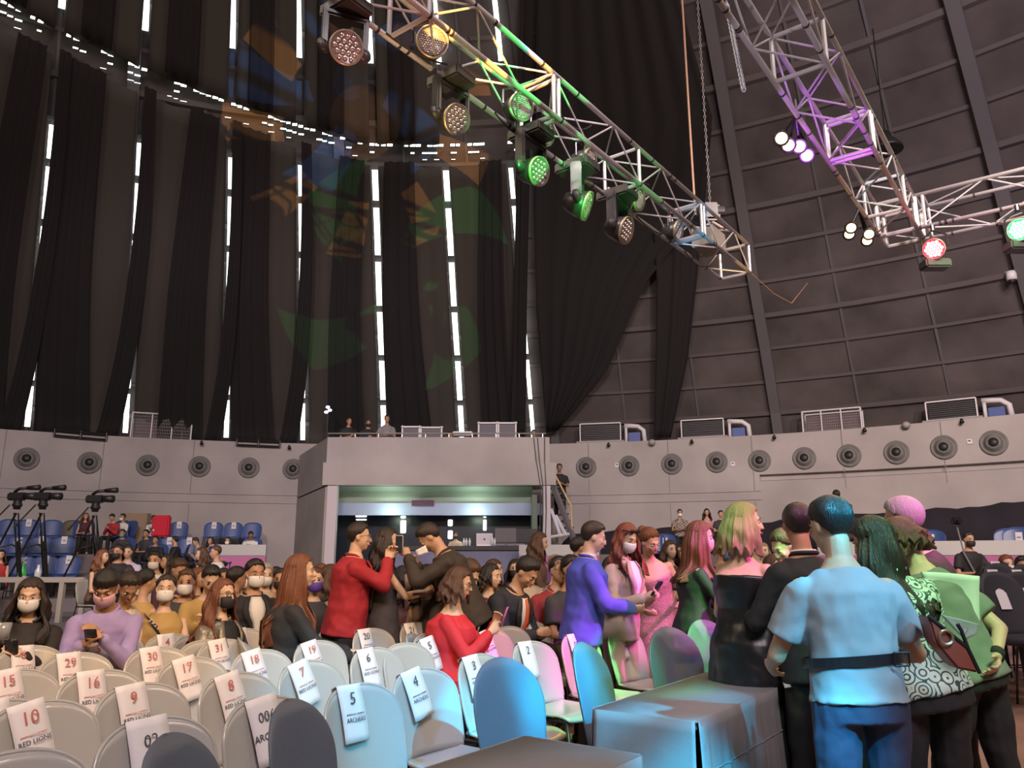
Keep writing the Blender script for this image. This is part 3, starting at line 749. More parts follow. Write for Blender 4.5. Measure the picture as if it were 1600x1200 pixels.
# wash lights red, green
for (px, py, c, cc, lab) in ((1461, 388, 'red_lens', (1, .04, .06), 'wash light glowing red under the right truss'), (1594, 358, 'green_lens', (.05, 1, .15), 'wash light glowing green at the right frame edge')):
    p = tp(px, py, 5.42)
    t = par_can(p, (-.62, -.75, -.4), lab, .12, 2, 'wash lights under the right truss', emis(c, (1, .35, .35) if c[0] == 'r' else (.3, 1, .45), 9), emis(c+'_bk', cc, 1.2), nm='wash_light')
    spot('wash_glow', p+V((-.12, -.2, -.1)), p+V((-5, -6, -6)), 50, 120, cc, .5, .1)
    l = bpy.data.lights.new('wash_spill', 'POINT'); l.energy = 11; l.color = cc; l.shadow_soft_size = .1
    o = bpy.data.objects.new('wash_spill', l); COL.objects.link(o); o.location = p+V((-.16, -.26, -.02))
    bm = B(); box(bm, (0.02, .08, -.2), (.34, .22, .12), bev=.02); obj('ballast_box', bm, M_fix, t)
# round speaker behind the purple truss
p = dome_hit(1385, 228, 3.5); t = thing('hanging_floodlight', 'dark bell-shaped floodlight hanging behind the purple truss', 'floodlight', p)
bm = B(); lathe(bm, [(0, .35), (.1, .34), (.14, .2), (.33, -.05), (.34, -.12), (.3, -.1), (0, -.05)], 24); obj('bell_shade', bm, M_black, t, True)
bm = B(); tube(bm, [(0, 0, .34), (0, 0, 3)], .015, 6); obj('hanging_rod', bm, M_dark, t)
# hoist motor, chains and slings
p = A1-U2*.9+V2*.24+UP*.62
t = thing('chain_hoist', 'black chain hoist motor above the truss end', 'hoist', p)
bm = B(); box(bm, (0, 0, .14), (.26, .18, .3), bev=.04); tube(bm, [(-.2, 0, .16), (.2, 0, .16)], .085, 12); obj('motor_body', bm, M_fix, t)
bm = B(); tube(bm, [(0, 0, 0), (-.2, .1, -.2)], .02); tube(bm, [(0, 0, 0), (.2, -.1, -.2)], .02); obj('sling', bm, mat('sling_grey', (.3, .24, .2), .8), t)
def chain(a, b, label, k=.035, n=None, m=M_steel):
    a = V(a); b = V(b); L = (b-a).length; n = n or int(L/(k*1.5)); bm = B(); d = (b-a).normalized(); x, y = frame_of(d)
    for i in range(n):
        c = a+(b-a)*((i+.5)/n); u = x if i % 2 else y
        pts = [c+d*k*math.cos(q)+u*k*.55*math.sin(q) for q in [2*PI*j/8 for j in range(9)]]
        tube(bm, pts, k*.17, 4, False)
    return obj('hoist_chain', bm, m, label=label, cat='chain')
chain(p+V((0, 0, .3)), p+V((0, 0, 9)), 'thin hoist chain rising from the motor over the truss end', .03, 150)
a = tp(1135, 5, 6.4); chain(a, V((a.x+.1, a.y, at_y(1143, 140, a.y).z)), 'double chain dangling beside the purple truss', .035, 40, mat('chain_blue', (.5, .52, .62), .35, metal=.7))
q = A1-U2*1.5+V2*.24+UP*.5
bm = B(); tube(bm, [q, q+V((-.02, 0, 4)), q+V((0, 0, 8.6))], .016, 6); obj('hoist_cable', bm, mat('cable_rust', (.35, .2, .12), .6), label='brown steel cable rising beside the hoist chain', cat='cable')
# dark power box inside the truss end
c = A1-U2*1.05+V2*.24+UP*.24; bm = B(); box(bm, c, (.34, .5, .3), Matrix.Rotation(math.atan2(U2.y, U2.x)-PI/2, 3, 'Z'), bev=.01); o = obj('power_box', bm, mat('power_grey', (.2, .18, .15), .4), label='grey electrical box inside the truss end', cat='electrical box')
bm = B(); box(bm, c+V((-.05, -.05, .16)), (.06, .06, .05)); obj('red_switch', bm, mat('sw_red', (.6, .03, .02), .4), o)
# cables draped along the truss
rnd = random.Random(5)
for k in range(12):
    a = A0.lerp(A1, .25+.058*k)+V2*(.03 if k % 2 else .3)+UP*(.0 if k % 2 else .3); b = a+U2*rnd.uniform(.35, .8)+V2*rnd.uniform(-.02, .15)
    m_ = (a+b)/2-UP*rnd.uniform(.08, .3); bm = B()
    pts = [a.lerp(m_, s)*(1-s)+m_.lerp(b, s)*s for s in [i/10 for i in range(11)]]
    tube(bm, pts, .009, 6); obj('power_cable', bm, M_black, label='black power cable looping under the long truss', cat='cable', group='power cables looping under the long truss')
bm = B(); a = A1+V2*.48; b = dome_hit(1262, 442, 6); tube(bm, [a, a.lerp(b, .3)-UP*.32, a.lerp(b, .6)-UP*.5, b], .009, 6)
obj('sagging_cable', bm, mat('cable_rust', (.35, .2, .12), .6), label='thin cable sagging away from the truss end', cat='cable')

# coloured spots added below the trusses to tint them, without fixtures
def rake(px, py, z, off, deg, pw, col):
    pw *= 1.6
    q = tp(px, py, z); spot('truss_rake', q+V(off), q, deg, pw, col, .5, .05)
rake(590, 40, ZT, (.1, -.8, -2.0), 34, 60, (1, .3, .22))
rake(660, 80, ZT+.2, (.2, -.9, -2.0), 36, 75, (1, .75, .3))
rake(740, 130, ZT+.2, (.5, -.9, -1.8), 30, 75, (.4, 1, .3))
rake(900, 210, ZT+.3, (.9, -1.0, -1.8), 34, 30, (.9, .6, .75))
rake(985, 275, ZT+.3, (1.0, -1.2, -1.8), 25, 110, (.03, 1, .18))
rake(1080, 350, ZT+.25, (.9, -1.2, -1.7), 20, 150, (.1, .6, 1))
rake(1150, 400, ZT+.2, (.9, -1.1, -1.4), 22, 120, (1, .55, .15))
rake(1200, 90, ZT+.2, (-.5, -1.5, -2.4), 42, 70, (.8, .75, 1))
rake(1300, 190, ZT+.3, (-.6, -1.2, -1.9), 36, 260, (.62, .12, 1))
rake(1255, 120, ZT+.35, (-.3, -.9, -1.6), 30, 90, (.55, .15, 1))
rake(1375, 300, ZT+.1, (-.8, -1.3, -1.6), 18, 80, (.1, .75, 1))
rake(1500, 320, ZT+.2, (-.6, -1.6, -1.5), 60, 60, (.9, .7, .95))
# gobo projections on the drapes (a patterned spot)
def gobo(loc, tgt, deg, pw, col, n, inner, outer, twist=0, cnt=None):
    o = spot('gobo_projector', loc, tgt, deg, pw, col, .15, .02); d = o.data; d.use_nodes = True; nt = d.node_tree; d.energy *= 3
    em = nt.nodes['Emission']; g_ = nt.nodes.new('ShaderNodeTexCoord'); sx = nt.nodes.new('ShaderNodeSeparateXYZ'); nt.links.new(g_.outputs['Normal'], sx.inputs[0])
    def M_(op, a, b=None):
        m = nt.nodes.new('ShaderNodeMath'); m.operation = op
        for i, v in enumerate((a, b)):
            if v is None: continue
            if isinstance(v, (int, float)): m.inputs[i].default_value = v
            else: nt.links.new(v, m.inputs[i])
        return m.outputs[0]
    ang = M_('ARCTAN2', sx.outputs[1], sx.outputs[0]); rad = M_('SQRT', M_('ADD', M_('MULTIPLY', sx.outputs[0], sx.outputs[0]), M_('MULTIPLY', sx.outputs[1], sx.outputs[1])))
    pet = M_('COSINE', M_('ADD', M_('MULTIPLY', ang, n), M_('MULTIPLY', rad, twist)))
    ring = M_('MULTIPLY', M_('GREATER_THAN', rad, inner), M_('LESS_THAN', rad, outer))
    ring2 = M_('LESS_THAN', rad, inner*.45)
    s = M_('MULTIPLY', M_('GREATER_THAN', pet, .35), ring)
    s2 = M_('ADD', s, M_('MULTIPLY', ring2, .3))
    nt.links.new(s2, em.inputs['Strength']); em.inputs['Color'].default_value = (1, 1, 1, 1); return o
gc = dome_hit(570, 190, .8)
gobo((1.5, 1.0, 4.2), gc, 26, 7500, (1, .42, .08), 9, .10, .17, 12)
gobo((2.5, 1.5, 4.2), gc+V((-.6, 0, 1.2)), 24, 5000, (.06, .35, 1), 5, .05, .14, 20)
gobo((2.2, .5, 4.0), dome_hit(620, 430, .8), 22, 3000, (.05, 1, .15), 4, .04, .15, 25)
# ------------------------------------------------------------------ chairs, papers, tables
FACE = math.atan2(-.8, -.6)       # local +Y -> stage direction
M_chair = mat('chair_shell', (.40, .385, .355), .27, spec=.6, coat=.3)
M_ctube = mat('chair_leg', (.025, .025, .028), .35, metal=.4)
M_blue = mat('blue_shell', (.035, .07, .22), .4)
M_pad = mat('padded_black', (.02, .02, .028), .7)
def shell_pt(u, v, w0=.24, w1=.225, h=.40, z0=.455, arch=.40, lean=.13, curve=.05):
    """u in -1..1, v in 0..1; arched top"""
    # superellipse outline
    ww = w1+(w0-w1)*min(1, v*1.6)
    zt = (1-abs(u)**2.5)**.42 if abs(u) < 1 else 0
    z = z0 + v*(h*(1-arch)+h*arch*zt)
    x = u*ww
    y = -.19 - (z-z0)*lean*2 + curve*abs(u)**2
    return V((x, y, z))
def chair_mesh_back(n=18, m=12, **k):
    bm = B(); rows = []
    for j in range(m+1):
        rows.append([shell_pt(math.sin((i/n*2-1)*PI/2), j/m, **k) for i in range(n+1)])
    grid(bm, rows); return bm
def make_chair(name, label, shell, group, cat='chair'):
    t = thing(name, label, cat, (0, 0, 0), 0, group)
    o = obj('backrest', chair_mesh_back(), shell, t, True); solid(o, .012)
    bm = B(); pts = [shell_pt(-1, j/8) for j in range(1, 9)]+[shell_pt(math.sin((i/24*2-1)*PI/2), 1) for i in range(1, 24)]+[shell_pt(1, 1-j/8) for j in range(0, 8)]
    tube(bm, pts, .009, 6); obj('backrest_rim', bm, shell, t, True)
    bm = B(); rows = []
    for j in range(11):
        v = j/10; y = -.2+.43*v; w_ = .2+.03*math.sin(v*PI*.9); rows.append([V((math.sin((i/12*2-1)*PI/2)*w_, y+(.02 if v > .9 else 0)*(1-abs(i/6-1)), .445+.018*abs(i/6-1)**2-.012*math.sin(v*PI)-.03*max(0, v-.85)/.15)) for i in range(13)])
    grid(bm, rows); o = obj('seat', bm, shell, t, True); solid(o, .02)
    for s in (-1, 1):
        bm = B(); tube(bm, [(s*.2, .2, .44), (s*.215, .24, .22), (s*.225, .27, .0)], .0105, 6); obj('leg', bm, M_ctube, t, True)
        bm = B(); tube(bm, [shell_pt(s*.9, .5)+V((0, -.012, 0)), (s*.2, -.19, .44), (s*.215, -.24, .2), (s*.225, -.27, 0)], .0105, 6); obj('leg', bm, M_ctube, t, True)
        bm = B(); tube(bm, [(s*.205, -.2, .42), (s*.205, .2, .42)], .0105, 6); obj('seat_frame', bm, M_ctube, t)
    bm = B(); tube(bm, [(-.22, .25, .14), (.22, .25, .14)], .008, 6); obj('stretcher', bm, M_ctube, t)
    return t
def text_mesh(s, size, m, parent, M, name='printed_text', bold=0):
    cu = bpy.data.curves.new('t', 'FONT'); cu.body = s; cu.size = size; cu.align_x = 'CENTER'; cu.resolution_u = 2; cu.offset = bold; cu.extrude = .0006
    to = bpy.data.objects.new('t', cu); COL.objects.link(to); bpy.context.view_layer.update()
    dg = bpy.context.evaluated_depsgraph_get(); me = bpy.data.meshes.new_from_object(to.evaluated_get(dg)); me.transform(M)
    bpy.data.objects.remove(to)
    return obj(name, me, m, parent)
M_paper = mat('seat_paper', (.72, .68, .68), .6); M_red_ink = mat('red_ink', (.5, .14, .12), .7); M_ink = mat('dark_ink', (.06, .07, .1), .7)
def paper(chair, num, team, x=0, roll=0, length=.26, wid=.125, ink=None, hand=False, label=None, lift=0):
    """sheet draped over the top of the backrest, front face carries the number"""
    t = thing('seat_paper', label, 'paper', chair.location, chair.rotation_euler.z, None)
    top = shell_pt(x/.235, 1); top.z += .012+lift
    nrm = V((0, 1, .26)).normalized(); dn = V((0, .26, -1)).normalized(); rt = V((-1, 0, 0))
    c, s = math.cos(roll), math.sin(roll); r2 = rt*c+dn*s; d2 = dn*c-rt*s
    bm = B(); rows = []
    O_ = top+V((0, .018, 0))
    for k in range(9):
        q = k/8; yo = .012*math.sin(q*PI)*.5+.02*q
        rows.append([O_+r2*(-wid/2+wid*j/4)+d2*length*q+nrm*(yo+.006*math.sin(j*1.5)) for j in range(5)])
    back = [[O_+r2*(-wid/2+wid*j/4)+V((0, -.03-.0*k, -.03*k*.5)) for j in range(5)] for k in (2, 1)]
    grid(bm, back+rows); o = obj('paper_sheet', bm, M_paper, t, True); solid(o, .0012)
    R_ = Matrix((r2, -d2, nrm)).transposed().to_4x4()
    def at(v): return Matrix.Translation(O_+d2*v+nrm*(.012*math.sin(min(1, v/length)*PI)*.5+.02*v/length+.008)) @ R_
    if num: text_mesh(num, .075 if not hand else .06, ink or M_red_ink, t, at(.088 if not hand else .1), 'seat_number', .0 if not hand else .0)
    if team and not hand:
        text_mesh('SPORTS ELECT MEMBERS', .0098, M_red_ink if ink is None else M_ink, t, at(.135), 'small_print')
        text_mesh(team, .027, M_ink, t, at(.165), 'team_name', 0)
    elif team: text_mesh(team, .04, M_ink, t, at(.17), 'team_name', 0)
    return t
chair0 = make_chair('steel_chair', 'x', M_chair, 'grey shell chairs in the front rows')
used = [False]
CH = []
def put(chair, loc, rz, label, group=None):
    if not used[0] and chair is chair0: c = chair0; used[0] = True; c.location = loc; c.rotation_euler = (0, 0, rz); c['label'] = words_(label)
    else: c = dup(chair, loc, rz, label)
    if group: c['group'] = group
    return c
ZC = .865
def chair_px(px, py, label, yaw=0, mk=None, group=None):
    p = at_z(px, py, ZC); rz = FACE+yaw; top = Matrix.Rotation(rz, 3, 'Z') @ V((0, shell_pt(0, 1).y, 0))
    return put(mk or chair0, (p.x-top.x, p.y-top.y, 0), rz, label, group)
RL = 'RED LIONS'; AR = 'ARCHERS'; yr = math.radians
rows = [
 # px, py(top), number, team, roll, ink, hand, label, dx, yawdeg
 (232, 1120, '02', None, .08, M_ink, True, 'chair with handwritten 02 sheet behind the round black chair', 0, 4),
 (408, 1088, '006', 'ARCHERS', .2, M_ink, True, 'chair with handwritten 006 sheet in the front grey row', 0, 4),
 (552, 1067, '5', AR, -.02, M_ink, False, 'front row chair whose sheet says 5 ARCHERS', -.02, 2),
 (650, 1043, '4', AR, .3, M_ink, False, 'front row chair whose sheet says 4 ARCHERS', -.04, 0),
 (742, 1021, '3', AR, .12, M_ink, False, 'front row chair numbered 3 ARCHERS, behind the cyan covered chair', -.05, 0),
 (823, 1001, '2', ' ', .02, M_ink, False, 'front row chair with a long blank-bottomed sheet numbered 2', -.02, -4),
 (965, 981, ' ', 'ARCHERS', .28, M_ink, False, 'green lit chair with a pink and white sheet', -.05, -6),
 (55, 1094, '10', RL, .3, None, False, 'chair numbered 10 RED LIONS at the left frame edge', -.02, 6),
 (212, 1067, '9', RL, .14, None, False, 'chair numbered 9 RED LIONS in the second row', -.01, 5),
 (362, 1050, '8', RL, .3, None, False, 'chair numbered 8 RED LIONS in the second row', -.02, 4),
 (475, 1031, '7', RL, .42, None, False, 'chair numbered 7 RED LIONS in the second row', -.04, 3),
 (578, 1011, '6', RL, .12, M_ink, False, 'chair numbered 6 RED LIONS in the second row', -.04, 2),
 (672, 994, '5', RL, .3, M_ink, False, 'chair numbered 5 RED LIONS left of the red dress person', -.04, 0),
 (762, 983, '4', RL, .3, M_ink, False, 'chair numbered 4 RED LIONS in front of the red dress person', -.06, 0),
 (825, 970, '3', ' ', .3, M_ink, False, 'pink lit chair with a slim sheet at the suit person', -.06, -3),
 (895, 990, '004', None, .02, M_ink, True, 'cyan chair with a handwritten 004 sheet behind the tall covered chair', -.03, -4),
 (-8, 1093, '11', RL, .2, None, False, 'chair cut by the left frame edge in the second row', 0, 6),
 (15, 1045, '15', RL, .2, None, False, 'chair with a sheet ending in digit 3 at the left frame edge', 0, 5),
 (150, 1046, '16', RL, .03, None, False, 'chair numbered 16 RED LIONS in the third row', -.01, 5),
 (292, 1026, '17', RL, .28, None, False, 'chair numbered 17 RED LIONS in the third row', -.01, 4),
 (400, 1014, '18', RL, .3, None, False, 'chair numbered 18 RED LIONS in the third row', -.03, 3),
 (490, 1000, '19', RL, .3, None, False, 'chair numbered 19 in the third row', -.04, 3),
 (575, 981, '20', RL, .08, M_ink, False, 'dark blue lit chair numbered 20 in the third row', -.04, 2),
 (645, 972, '21', RL, .08, M_ink, False, 'dark blue lit chair numbered 21 beside the red dress person', -.04, 1),
 (112, 1019, '29', RL, .05, None, False, 'chair numbered 29 RED LIONS in the fourth row', 0, 5),
 (240, 1010, '30', RL, .1, None, False, 'chair numbered 30 RED LIONS in the fourth row', -.01, 4),
 (345, 998, '31', RL, .18, None, False, 'chair numbered 31 RED LIONS in the fourth row', -.02, 3),
 (438, 986, '32', RL, .42, None, False, 'chair numbered 32 RED LIONS in the fourth row', -.03, 3),
 (522, 977, None, None, 0, None, False, 'chair without a visible number between 19 and 20', 0, 2),
 (40, 1008, '6', 'FAST TRACK', .0, None, False, 'chair numbered 6 TRACK at the left edge of the fifth row', 0, 5),
 (155, 1000, '5', ' ', .1, None, False, 'chair numbered 5 below the purple hoodie person', 0, 5),
 (262, 990, '4', ' ', .05, None, False, 'chair numbered 4 in the fifth row', 0, 4),
 (375, 981, '3', ' ', .06, None, False, 'chair numbered 3 in the fifth row behind number 31', 0, 3),
 (590, 967, None, None, 0, None, False, 'chair behind the chair numbered 20', 0, 2),
 (250, 965, '3', ' ', .14, None, False, 'chair numbered 3 below the sash wearer', 0, 4),
 (432, 974, '002', None, .2, M_red_ink, False, 'chair with a slanted sheet behind number 32', 0, 3),
 (508, 963, '2', ' ', .12, None, False, 'chair numbered 2 left of the red blazer person', 0, 2),
 (572, 956, '001', None, .1, None, False, 'chair numbered 001 at the dark trousers', 0, 2),
 (651, 961, '3', ' ', .1, None, False, 'warm lit chair numbered 3 behind number 21', 0, 1),
 (652, 936, '2', ' ', .15, None, False, 'warm lit chair with a curly sheet behind the red dress person', 0, 1),
 (392, 953, '02', None, .1, None, False, 'olive chair numbered 02 under the dark jacket person', 0, 3),
]
for (px, py, num, team, roll, ink, hand, lab, dx, yw) in rows:
    c = chair_px(px, py, lab, yr(yw)*1.0); CH.append(c)
    if num:
        l = 'white ' + ('handwritten' if hand else 'printed') + ' sheet on the ' + ('seat ' if False else '') + lab.replace(' whose sheet says', '').replace(' in the ', ' of the ', 1)
        
        paper(c, num.strip(), team.strip() if team and team.strip() else None, -dx+.03 if not hand else .02, -roll*.55, .25 if not hand else .27, .15 if not hand else .165, ink, hand, l)
# bottom left chair tops
chair_px(10, 1172, 'chair top at the bottom left corner of the frame', yr(5))
# standing-alone chair in the beige suit area
c = chair_px(1015, 948, 'taupe chair with a slanted sheet beside the beige suit person', yr(-8)); paper(c, '1', ' ', .1, -.22, .24, .1, None, False, 'slanted beige sheet hung over the taupe chair')
# chair seats in front (left bottom foreground, seats visible)
for (px, py, l) in ((1088, 925, 'hidden chair right of the pink gown'), ):
    pass

# covered chairs: fitted dark cover, tall oval back
M_cover = mat('chair_cover', (.10, .115, .15), .5, spec=.4, bump=.08, bscale=25)
def make_covered():
    t = thing('covered_chair', 'x', 'chair', (0, 0, 0), 0, 'chairs with fitted grey covers at the tables')
    bm = B(); n = 26; rows = []
    for j in range(27):
        v = math.sin(j/26*PI/2) if j < 26 else .9995; z = .38+.62*v
        w_ = (.17+.06*math.sin(min(1, v*1.25)*PI/2)) * (1 if v < .55 else max(.0, 1-((v-.55)/.45)**2.6)**.5)
        w_ = max(w_, .004); th = .022*(1 if v < .93 else max(.15, (1-v)/.07))
        y0 = -.2-.13*v
        rows.append([V((w_*math.sin(q), y0+th*math.cos(q)+.05*(math.sin(q)*w_/.23)**2, z)) for q in [2*PI*i/n for i in range(n+1)]])
    grid(bm, rows); bmesh.ops.remove_doubles(bm, verts=bm.verts[:], dist=.0005); obj('cover_back', bm, M_cover, t, True)
    bm = B(); box(bm, (0, .02, .45), (.42, .44, .07), bev=.03); obj('cover_seat', bm, M_cover, t, True)
    bm = B(); rows = []
    for z, e in ((.42, 0), (.25, -.015), (.08, .0), (.0, .012)):
        r = []
        for (x, y) in ((-1, -1), (0, -1), (1, -1), (1, 0), (1, 1), (0, 1), (-1, 1), (-1, 0), (-1, -1)):
            k = 1 if x and y else .93+ (0 if z > .3 else -.12*(1-z/.3)*0)
            r.append(V((x*(.2+e)*k, .01+y*(.215+e)*k, z if (x and y) else z+(.05 if z < .1 else 0))))
        rows.append(r)
    grid(bm, rows); obj('cover_skirt', bm, M_cover, t, True)
    for sx in (-1, 1):
        for sy in (-1, 1):
            bm = B(); tube(bm, [(sx*.19, .01+sy*.2, .42), (sx*.205, .01+sy*.22, 0)], .012, 6); obj('leg', bm, M_ctube, t)
    return t
cov = make_covered(); fc = True
for (px, py, z, yw, l) in ((268, 1147, .93, 30, 'covered chair with a low round top, bottom left of the frame'), (456, 1093, .93, 22, 'blue grey covered chair left of the 5 ARCHERS chair'), (781, 1027, .96, -12, 'cyan covered chair rising behind the nearest grey table'), (905, 1003, 1.0, 8, 'brightest tall cyan covered chair at the corner of the long table'), (1040, 979, 1.0, -22, 'teal covered chair at the middle of the long table'), (1096, 968, 1.0, -24, 'green and purple lit covered chair near the far table end')):
    p = at_z(px, py, z); rz = FACE+yr(yw); k = z; tp_ = Matrix.Rotation(rz, 3, 'Z') @ V((0, -.33*k, 0))
    c = cov if fc else dup(cov); fc = False
    c.location = (p.x-tp_.x, p.y-tp_.y, 0); c.rotation_euler = (0, 0, rz); c.scale = (1, 1, k); c['label'] = l

# tables with hanging cloths
M_cloth = mat('table_cloth', (.22, .205, .215), .62, bump=.12, bscale=14, var=.08, vscale=5)
M_wood = mat('table_ply', (.3, .22, .15), .6)
def table(P, L, W, label, clabel, split=True, seed=1, d=U2, ht=.745):
    """P near-left corner at floor; long side along d, width along V2"""
    rnd = random.Random(seed); rz = math.atan2(d.y, d.x); t = thing('folding_table', label, 'table', (P.x, P.y, 0), rz)
    bm = B(); box(bm, (L/2, -W/2, ht-.02), (L-.01, W-.01, .03), bev=.004); obj('tabletop', bm, M_wood, t)
    for x in (.12, L-.12):
        for y in (-.07, -W+.07):
            bm = B(); tube(bm, [(x, y, ht-.03), (x, y, 0)], .014, 8); obj('leg', bm, M_ctube, t)
    c = thing('table_cloth', clabel, 'tablecloth', (P.x, P.y, 0), rz)
    e = .008; bm = B(); box(bm, (L/2, -W/2, ht+.002), (L+2*e, W+2*e, .01), bev=.004); obj('cloth_top', bm, M_cloth, c, True)
    def side(a, b, name, out, dens=1, amp=.02, band=True):
        a = V(a); b = V(b); n = int((b-a).length/.02); o_ = V(out); rows = []
        ph = rnd.random()*6
        for k in range(15):
            z = ht*(1-k/14)+.006; q = k/14; r = []
            for i in range(n+1):
                s = i/n; f = amp*(q**.7)*(math.sin(s*n*.02*dens*22+ph+q)+.5*math.sin(s*n*.02*dens*41+ph*2)+.3*math.sin(s*n*.02*dens*90))
                flare = .05*q
                cc = a+(b-a)*s; cx = (a+b)/2; cc = cx+(cc-cx)*(1+.03*q)
                r.append(V((cc.x, cc.y, z))+o_*(e+.004+abs(f)*.7+f*.3+flare*.7))
            rows.append(r)
        bm = B(); grid(bm, rows); o = obj(name, bm, M_cloth, c, True); solid(o, .004)
        if band:
            bm = B(); j = 4; tube(bm, [p+o_*.004 for p in rows[j]], .003, 5); obj('seam', bm, M_cloth, c)
    side((0, 0, 0), (L, 0, 0), 'cloth_side', (0, 1, 0))
    side((0, -W, 0), (L, -W, 0), 'cloth_side', (0, -1, 0), 1.3, .02)
    side((0, 0, 0), (0, -W, 0), 'cloth_end', (-1, 0, 0), .6, .012, False)
    side((L, 0, 0), (L, -W, 0), 'cloth_end', (1, 0, 0), .6, .012, False)
    return t
q = at_z(930, 1107, .75); q1 = at_z(1110, 1050, .75); q2 = at_z(1088, 1127, .75)
dd = (q1-q).to_2d().normalized(); dd = V((dd.x, dd.y, 0)); 
Lq = (q1.xy-q.xy).length; Wq = (q2.xy-q.xy).length
table(q, Lq, Wq, 'long narrow table under the bright cyan cloth, in the centre', 'grey cloth with cyan light, draped over the long central table', seed=2, d=dd)
p0 = at_z(820, 1151, .75); p0 = p0-dd*1.25
table(p0, 1.25, Wq, 'table in the bottom foreground, mostly below the frame', 'grey cloth on the nearest foreground table with a blue right side', seed=5, d=dd)
p3 = at_z(1168, 1030, .75); table(p3, 1.2, .62, 'table behind the cyan shirt person', 'dark grey cloth on the table behind the cyan shirt person', seed=9, d=dd)
# papers on that table
a = at_z(1206, 1024, .765); bm = B(); grid(bm, [[a, at_z(1262, 1022, .765)], [at_z(1214, 1046, .765), at_z(1266, 1040, .765)], [at_z(1226, 1075, .77), at_z(1272, 1068, .77)]])
o = obj('paper_stack', bm, M_paper, label='white papers on the table edge beside the cyan shirt person', cat='paper'); solid(o, .012, 1)
# ------------------------------------------------------------------ people
def vox(bm, size, smooth=4, disp=0):
    me = bpy.data.meshes.new('tmp'); bmesh.ops.recalc_face_normals(bm, faces=bm.faces[:]); bm.to_mesh(me); bm.free()
    o = bpy.data.objects.new('tmp', me); COL.objects.link(o)
    m = o.modifiers.new('r', 'REMESH'); m.mode = 'VOXEL'; m.voxel_size = size; m.adaptivity = 0
    if smooth: m2 = o.modifiers.new('s', 'SMOOTH'); m2.factor = .5; m2.iterations = smooth
    if disp:
        tx = bpy.data.textures.get('folds') or bpy.data.textures.new('folds', 'CLOUDS'); tx.noise_scale = .11; tx.noise_depth = 1
        m3 = o.modifiers.new('d', 'DISPLACE'); m3.texture = tx; m3.strength = disp; m3.mid_level = .5; m3.texture_coords = 'LOCAL'
        m4 = o.modifiers.new('s2', 'SMOOTH'); m4.factor = .5; m4.iterations = 1
    dg = bpy.context.evaluated_depsgraph_get(); r = bpy.data.meshes.new_from_object(o.evaluated_get(dg))
    bpy.data.objects.remove(o); bpy.data.meshes.remove(me)
    return r
TM = [(-.10, .150, .108), (0, .168, .122), (.10, .160, .120), (.2, .156, .115), (.3, .170, .122), (.38, .178, .120), (.425, .160, .105), (.455, .125, .088), (.485, .082, .070), (.52, .058, .056)]
TF = [(-.12, .165, .120), (0, .178, .128), (.10, .146, .108), (.18, .130, .098), (.28, .146, .122), (.36, .150, .118), (.405, .136, .092), (.44, .104, .074), (.475, .066, .056), (.51, .046, .048)]
SKINS = {'a': (.50, .30, .19), 'b': (.40, .22, .13), 'c': (.6, .40, .28), 'd': (.28, .15, .09)}
def skin_m(k): return mat('skin_'+k, SKINS[k], .5, spec=.35, bump=.03, bscale=60)
def hair_m(c):
    return mat('hair_%s' % (c,), {'black': (.014, .011, .010), 'dark': (.028, .018, .014), 'brown': (.075, .035, .02), 'auburn': (.16, .055, .025), 'blonde': (.3, .2, .11), 'grey': (.35, .33, .3), 'red': (.2, .05, .03)}[c], .38, spec=.5, bump=.5, bscale=40, stretch=(6, 6, .35))
CM = {}
def cloth_m(name, col, **k):
    k.setdefault('rough', .8); k.setdefault('bump', .25); k.setdefault('bscale', 9); k.setdefault('stretch', (1, 1, .6))
    return mat('cloth_'+name, col, **k)
def pattern_mat(name, c1, c2, scale=40, kind='VORONOI', rough=.6, metal=0):
    if 'pat_'+name in MATS: return MATS['pat_'+name]
    m = bpy.data.materials.new('pat_'+name); m.use_nodes = True; MATS['pat_'+name] = m; nt = m.node_tree; b = nt.nodes['Principled BSDF']; b.inputs['Roughness'].default_value = rough; b.inputs['Metallic'].default_value = metal
    tc = nt.nodes.new('ShaderNodeTexCoord')
    if kind == 'VORONOI': t = nt.nodes.new('ShaderNodeTexVoronoi'); t.inputs['Scale'].default_value = scale; out = t.outputs['Distance']; pos = (.22, .34)
    elif kind == 'RINGS': t = nt.nodes.new('ShaderNodeTexVoronoi'); t.inputs['Scale'].default_value = scale; mm = nt.nodes.new('ShaderNodeMath'); mm.operation = 'SINE'; mu = nt.nodes.new('ShaderNodeMath'); mu.operation = 'MULTIPLY'; mu.inputs[1].default_value = 26; nt.links.new(t.outputs['Distance'], mu.inputs[0]); nt.links.new(mu.outputs[0], mm.inputs[0]); out = mm.outputs[0]; pos = (.35, .55)
    elif kind == 'CHECK': t = nt.nodes.new('ShaderNodeTexChecker'); t.inputs['Scale'].default_value = scale; out = t.outputs['Fac']; pos = (.4, .6)
    else: t = nt.nodes.new('ShaderNodeTexNoise'); t.inputs['Scale'].default_value = scale; out = t.outputs[0]; pos = (.45, .55)
    nt.links.new(tc.outputs['Object'], t.inputs['Vector'])
    cr = nt.nodes.new('ShaderNodeValToRGB'); cr.color_ramp.elements[0].position = pos[0]; cr.color_ramp.elements[1].position = pos[1]
    cr.color_ramp.elements[0].color = (*c1, 1); cr.color_ramp.elements[1].color = (*c2, 1)
    nt.links.new(out, cr.inputs[0]); nt.links.new(cr.outputs[0], b.inputs['Base Color']); return m

